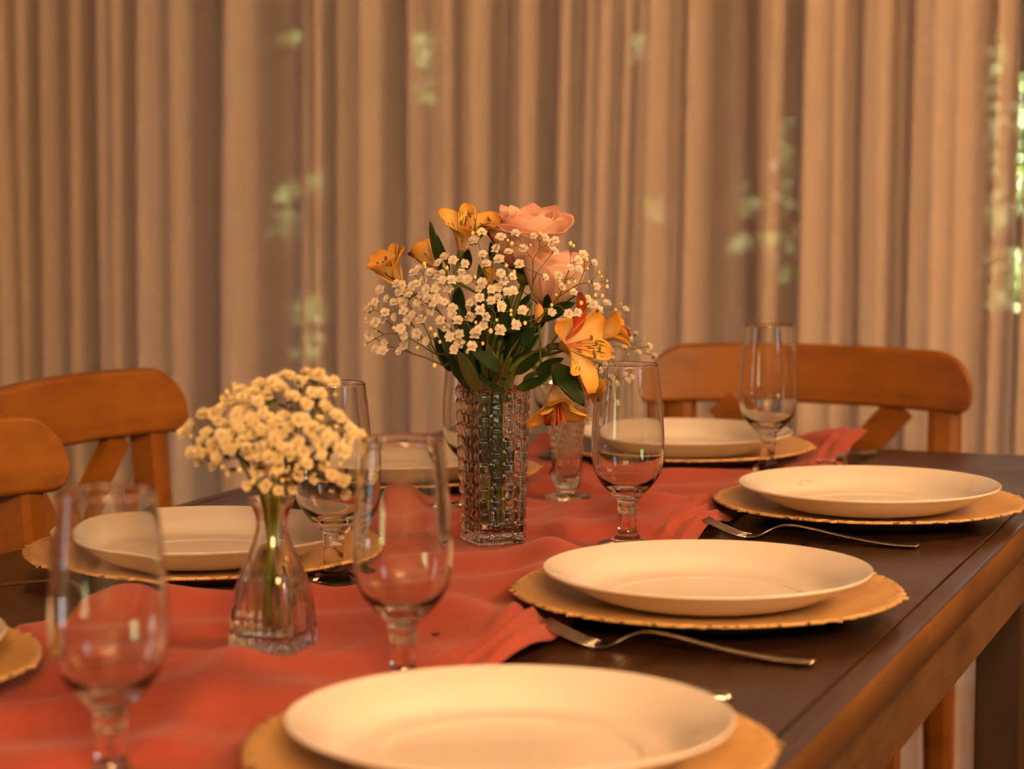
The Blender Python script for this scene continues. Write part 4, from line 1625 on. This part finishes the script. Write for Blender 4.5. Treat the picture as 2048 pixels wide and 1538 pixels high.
def cluster_tree(parent, pts, mb, rad, rr, depth=0):
    """branching stalks from parent to all the points"""
    if len(pts) == 1:
        p = pts[0]
        mid = parent.lerp(p, .5) + Vector((rr.uniform(-1, 1), rr.uniform(-1, 1), rr.uniform(-.6, 1))) * (p - parent).length * .07
        mb.tube(bez(parent, mid, p, 4), rad * .8, 4, cap=False)
        return
    if len(pts) > 3 or depth == 0:
        a, b = pts[0], max(pts, key=lambda q: (q - pts[0]).length)
        A, B = [], []
        for _ in range(4):
            A = [p for p in pts if (p - a).length <= (p - b).length]
            B = [p for p in pts if (p - a).length > (p - b).length]
            if not A or not B:
                break
            a = sum(A, Vector()) / len(A)
            b = sum(B, Vector()) / len(B)
        groups = [g for g in (A, B) if g]
    else:
        groups = [[p] for p in pts]
    for g in groups:
        if len(g) == 1:
            cluster_tree(parent, g, mb, rad, rr, depth + 1)
        else:
            c = sum(g, Vector()) / len(g)
            node = parent.lerp(c, .55)
            mid = parent.lerp(node, .5) + Vector((rr.uniform(-1, 1), rr.uniform(-1, 1), rr.uniform(-.2, 1))) * (node - parent).length * .06
            mb.tube(bez(parent, mid, node, 4), rad, 5, cap=False)
            cluster_tree(node, g, mb, max(rad * .82, .00035), rr, depth + 1)


def sprig(label, vase, fan, blossoms, buds, seed, centre, scale=1.0, fork=0.30, group=None, zb=.016, blos=None, thick=1.0, nst=1):
    rr = random.Random(seed)
    root = empty('babys_breath_sprig', (0, 0, 0))
    pts = blossoms + buds
    c = sum(pts, Vector()) / len(pts)
    mouth = Vector((vase[0] + fan[0], vase[1] + fan[1], TZ + .0024 + fan[2]))
    node = mouth.lerp(c, fork)
    for q in range(nst):
        f_ = (fan[0] + (rr.uniform(-.003, .003) if q else 0), fan[1] + (rr.uniform(-.003, .003) if q else 0), fan[2])
        st = MB().tube(stem_pts(vase, node, f_, zb + q * .004, rr.uniform(-.006, .006), rr.uniform(-.006, .006)), .0011 * thick, 6)
        st.build('stem', 'sprig_green' if q == 0 else 'water_stem_green', root)
    br = MB()
    cluster_tree(node, list(pts), br, .0007 * thick, rr)
    br.build('branches', 'sprig_green', root)
    if nst > 1:
        lf = MB()
        for q in range(70):
            p = rr.choice(blossoms) + Vector((rr.uniform(-1, 1), rr.uniform(-1, 1), rr.uniform(-1.2, .4))) * .007
            p = p.lerp(node, rr.uniform(.08, .3))
            dv = Vector((rr.uniform(-1, 1), rr.uniform(-1, 1), rr.uniform(-.2, 1))).normalized() * rr.uniform(.006, .011)
            ribbon(lf, bez(p, p + dv * .5, p + dv, 4), .0042, leaf_prof, cdir(rr.uniform(-1, 1), .3, 1), .1, 3)
        lf.build('leaflets', 'leaf_olive', root, fix=False)['kind'] = 'stuff'
    for i, p in enumerate(blossoms):
        o = bpy.data.objects.new('blossom', (blos or BLOS)[rr.randrange(4)])
        COL.objects.link(o)
        o.parent = root
        d = ((p - centre).normalized() * .75 + Vector((0, 0, .35)) + cdir(0, 0.1, 1) * .45 + Vector((rr.uniform(-1, 1), rr.uniform(-1, 1), rr.uniform(-1, 1))) * .45).normalized()
        q = d.to_track_quat('Z', 'Y')
        s = scale * rr.uniform(.82, 1.14)
        o.matrix_local = Matrix.Translation(p) @ q.to_matrix().to_4x4() @ Matrix.Diagonal((s, s, s * rr.uniform(.8, 1.1), 1))
    for p in buds:
        o = bpy.data.objects.new('bud', BUD)
        COL.objects.link(o)
        o.parent = root
        s = scale * rr.uniform(.7, 1.15)
        o.matrix_local = Matrix.Translation(p) @ Matrix.Diagonal((s, s, s * 1.15, 1))
    tag(root, label, 'flower', group)
    return root


rr0 = random.Random(5)


def dome(u, v, uc, vc, ru, rv, front, dc, px):
    q = 1 - ((u - uc) / ru) ** 2 - ((v - vc) / rv) ** 2
    return at(u, v, dc - front * math.sqrt(max(0.03, q)) + rr0.uniform(-.012, .012))


Zm = lambda l: [dome(700 + x * .3125, 390 + y * .3125, 985, 610, 285, 215, .085, BZ, 0) for x, y in l]
L_A = [(115, 735), (120, 790), (160, 685), (195, 610), (235, 665), (280, 690), (165, 815), (225, 755), (215, 795), (285, 780), (330, 655), (345, 745), (370, 800), (300, 570), (335, 580), (345, 690), (325, 855)]
L_B = [(430, 885), (125, 900), (165, 985), (225, 950), (210, 1000), (318, 1005), (350, 965), (490, 935), (345, 900), (455, 805), (520, 735), (400, 765), (460, 710), (320, 620)]
L_C = [(490, 605), (430, 570), (410, 500), (440, 470), (380, 640), (520, 500), (560, 520), (595, 545), (632, 605), (605, 685), (555, 665), (570, 580), (455, 640), (530, 690), (545, 600), (475, 545), (565, 435), (605, 400), (660, 420), (735, 440), (430, 690), (500, 665), (350, 625), (400, 585), (590, 505), (650, 545)]
L_D = [(715, 495), (712, 540), (752, 540), (795, 295), (845, 240), (770, 320), (850, 380), (875, 445), (935, 345), (955, 415), (965, 500), (1015, 365), (965, 270), (1040, 525), (985, 545), (945, 595), (905, 605), (1045, 615), (1005, 622), (845, 565), (830, 600)]
L_E = [(945, 660), (905, 680), (965, 715), (830, 660), (770, 690), (655, 725), (660, 762), (580, 805), (690, 805), (770, 785), (830, 742), (865, 780), (620, 850), (640, 910), (700, 890), (700, 945), (800, 890), (855, 835), (820, 862), (665, 990), (780, 970), (960, 865), (1105, 740), (1060, 830), (1290, 750)]
L_F = [(1060, 250), (1110, 345), (1175, 265), (1245, 275), (1315, 290), (1305, 360), (1250, 530), (1335, 515), (1355, 590), (1410, 465), (1465, 475), (1460, 420), (1490, 385), (1562, 435), (1575, 585), (1085, 445), (1290, 300)]
L_G = [(1400, 760), (1455, 750), (1520, 665), (1560, 700), (1430, 625), (1590, 735), (1390, 785), (1630, 1085), (1600, 1120)]
B_A = [(120, 700), (95, 960), (165, 870), (60 + 80, 850)]
B_B = [(430, 975), (545, 895), (515, 855), (575, 940), (540, 1090), (280, 850)]
B_C = [(475, 440), (620, 465), (600, 500), (480, 460), (345, 560)]
B_D = [(825, 250), (785, 245), (800, 525), (1050, 490), (1035, 500), (1000, 450), (820, 235)]
B_E = [(1030, 740), (1030, 765), (940, 800), (900, 870), (850, 950), (750, 1005), (760, 755), (850, 710), (1120, 820), (805, 815)]
B_F = [(1010, 290), (1035, 310), (1155, 320), (1215, 245), (1410, 310), (1430, 325), (1515, 410), (1520, 470), (1595, 495), (1610, 520), (1530, 555), (1645, 550), (1645, 585), (1590, 570), (1400, 560), (1440, 555), (1270, 320), (1340, 550)]
B_G = [(1525, 650), (1615, 645), (1570, 640), (1610, 725), (1320, 640), (1290, 705), (1480, 690)]
CM = at(985, 640, BZ)
GRP = "baby's breath sprigs in the large bouquet"
sprig("white baby's breath sprig spreading to the outer left of the large bouquet", VASE_MAIN, (-.020, -.004, .15), Zm(L_A), Zm(B_A), 1, CM, 1.2, .45, GRP)
sprig("white baby's breath sprig drooping lowest at the left of the large bouquet", VASE_MAIN, (-.022, -.012, .15), Zm(L_B), Zm(B_B), 2, CM, 1.28, .40, GRP)
sprig("dense white baby's breath sprig below the left orange alstroemeria bloom", VASE_MAIN, (-.012, -.004, .15), Zm(L_C), Zm(B_C), 3, CM, 1.2, .45, GRP)
sprig("white baby's breath sprig reaching up between the yellow bloom and the rose", VASE_MAIN, (-.002, -.012, .15), Zm(L_D), Zm(B_D), 4, CM, 1.2, .40, GRP)
sprig("white baby's breath sprig in front of the dark leaves at the bouquet's centre", VASE_MAIN, (.002, -.018, .15), Zm(L_E), Zm(B_E), 5, CM, 1.26, .35, GRP)
sprig("open branching baby's breath sprig with many buds in front of the rose", VASE_MAIN, (.012, -.014, .15), Zm(L_F), Zm(B_F), 6, CM, 1.12, .50, GRP)
sprig("small baby's breath sprig above the wide open orange bloom", VASE_MAIN, (.016, -.002, .15), Zm(L_G), Zm(B_G), 7, CM, 1.1, .55, GRP)

# small vase bunch
SZ = 1.705
L_S = [(90, 700), (170, 620), (290, 510), (400, 500), (470, 450), (440, 570), (510, 610), (320, 700), (250, 790), (180, 900), (240, 880), (300, 900), (250, 990), (400, 860), (430, 960), (400, 1030), (380, 800), (520, 780), (570, 700), (480, 720), (550, 860), (600, 860), (620, 530), (680, 260), (590, 370), (690, 330), (740, 400), (640, 470), (720, 470), (850, 200), (800, 280), (900, 340), (850, 370), (930, 320), (900, 490), (980, 230), (1070, 230), (1050, 150), (1130, 110), (1170, 110), (1100, 240), (1000, 180), (1180, 320), (1230, 320), (1260, 150), (1350, 90), (1290, 180), (1470, 100), (1510, 160), (1620, 180), (1560, 180), (1400, 280), (1500, 290), (1350, 400), (1420, 300), (1110, 520), (1050, 580), (1260, 560), (1100, 700), (1020, 760), (880, 660), (800, 700), (710, 690), (740, 840), (750, 910), (890, 830), (960, 820), (860, 950), (960, 950), (1050, 950), (840, 1090), (1050, 1060), (1010, 1120), (740, 1230), (930, 1240), (1060, 1290), (1190, 1270), (1260, 1140), (1280, 1060), (1310, 890), (1350, 960), (1260, 790), (1430, 630), (1380, 680), (1560, 730), (1620, 740), (1500, 840), (1500, 920), (1520, 1020), (1420, 1160), (1600, 1120), (1660, 1150), (1730, 1180), (1750, 1320), (1970, 1140), (1690, 860), (1740, 890), (1680, 530), (1740, 590), (1630, 510), (1790, 650), (1840, 700), (1900, 730), (1770, 760), (1540, 430), (1350, 1010), (1440, 780), (640, 590), (1180, 920), (1150, 860), (820, 600), (1000, 640), (960, 540), (780, 560), (1170, 620), (1330, 560), (1080, 820), (660, 640), (680, 770)]
B_S = [(485, 340), (1640, 300), (1500, 545), (1650, 630), (800, 1190), (1100, 1180), (1690, 1015), (540, 1120), (910, 710), (1820, 660), (1350, 130)]
sv = lambda l: [(350 + x * .1953, 730 + y * .1953) for x, y in l]
CS = at(560, 910, SZ)
parts = {0: ([], []), 1: ([], []), 2: ([], [])}
for which, l in ((0, sv(L_S)), (1, sv(B_S))):
    for (u, v) in l:
        k = 0 if u < 500 + (v - 850) * .2 else (1 if u < 600 else 2)
        parts[k][which].append(dome(u, v, 555, 880, 225, 155, .066, SZ, 0))
# a few more blossoms on the far side and inside, so the bunch is round
for k in range(16):
    a_, e_ = rr0.uniform(0, 2 * math.pi), rr0.uniform(.05, 1.0)
    u = 550 + 165 * math.cos(a_) * e_
    v = 865 + 105 * math.sin(a_) * e_
    kk = 0 if u < 500 else (1 if u < 600 else 2)
    parts[kk][0].append(at(u, v, SZ + rr0.uniform(.0, .055)))
for k in range(46):
    a_, e_ = rr0.uniform(0, 2 * math.pi), rr0.uniform(.1, 1.0) ** .6
    u, v = 545 + 170 * math.cos(a_) * e_, 865 + 112 * math.sin(a_) * e_
    parts[0 if u < 500 else (1 if u < 600 else 2)][1].append(dome(u, v, 555, 880, 225, 155, .060, SZ, 0))
GRS = "baby's breath sprigs in the small flask vase"
for k, (lab, fx, fy) in enumerate((("white baby's breath sprig leaning left out of the small flask vase", -.005, -.003),
                                   ("white baby's breath sprig upright in the middle of the small flask vase", .0, .002),
                                   ("white baby's breath sprig leaning right from the small flask vase towards the goblets", .005, -.001))):
    sprig(lab, VASE_SMALL, (fx, fy, .108), parts[k][0], parts[k][1], 20 + k, CS, 1.24, .25, GRS, zb=.012, blos=BLOS_WARM_LIGHT, thick=1.5, nst=3)

# bunch in the crystal vase behind
KZ = 2.47
L_K = [(1410, 40), (1630, 115), (1490, 320), (1540, 370), (1640, 360), (1750, 410), (1680, 460), (1620, 570), (1780, 630), (1920, 555), (1975, 680), (1620, 870), (1360, 920), (1420, 930), (1725, 920), (1655, 965), (1500, 1010), (1380, 1030), (1505, 1240), (1280, 45), (1180, 30), (850, 260), (1300, 130), (1450, 600), (1200, 100), (1250, 980), (1080, 1010), (960, 240), (1130, 60), (1180, 1455)]
B_K = [(1510, 115), (1580, 50), (1855, 470), (1665, 650), (1480, 690), (1240, 990), (1900, 620)]
kk = lambda l: [at(980 + x * .166, 600 + y * .166, KZ + rr0.uniform(-.04, .04)) for x, y in l]
CK = at(1160, 800, KZ)
sprig("loose baby's breath sprig in the crystal vase, behind the goblet and head chair", VASE_BACK, (.016, -.002, .126), kk(L_K), kk(B_K), 31, CK, 1.05, .30, None, zb=.026)
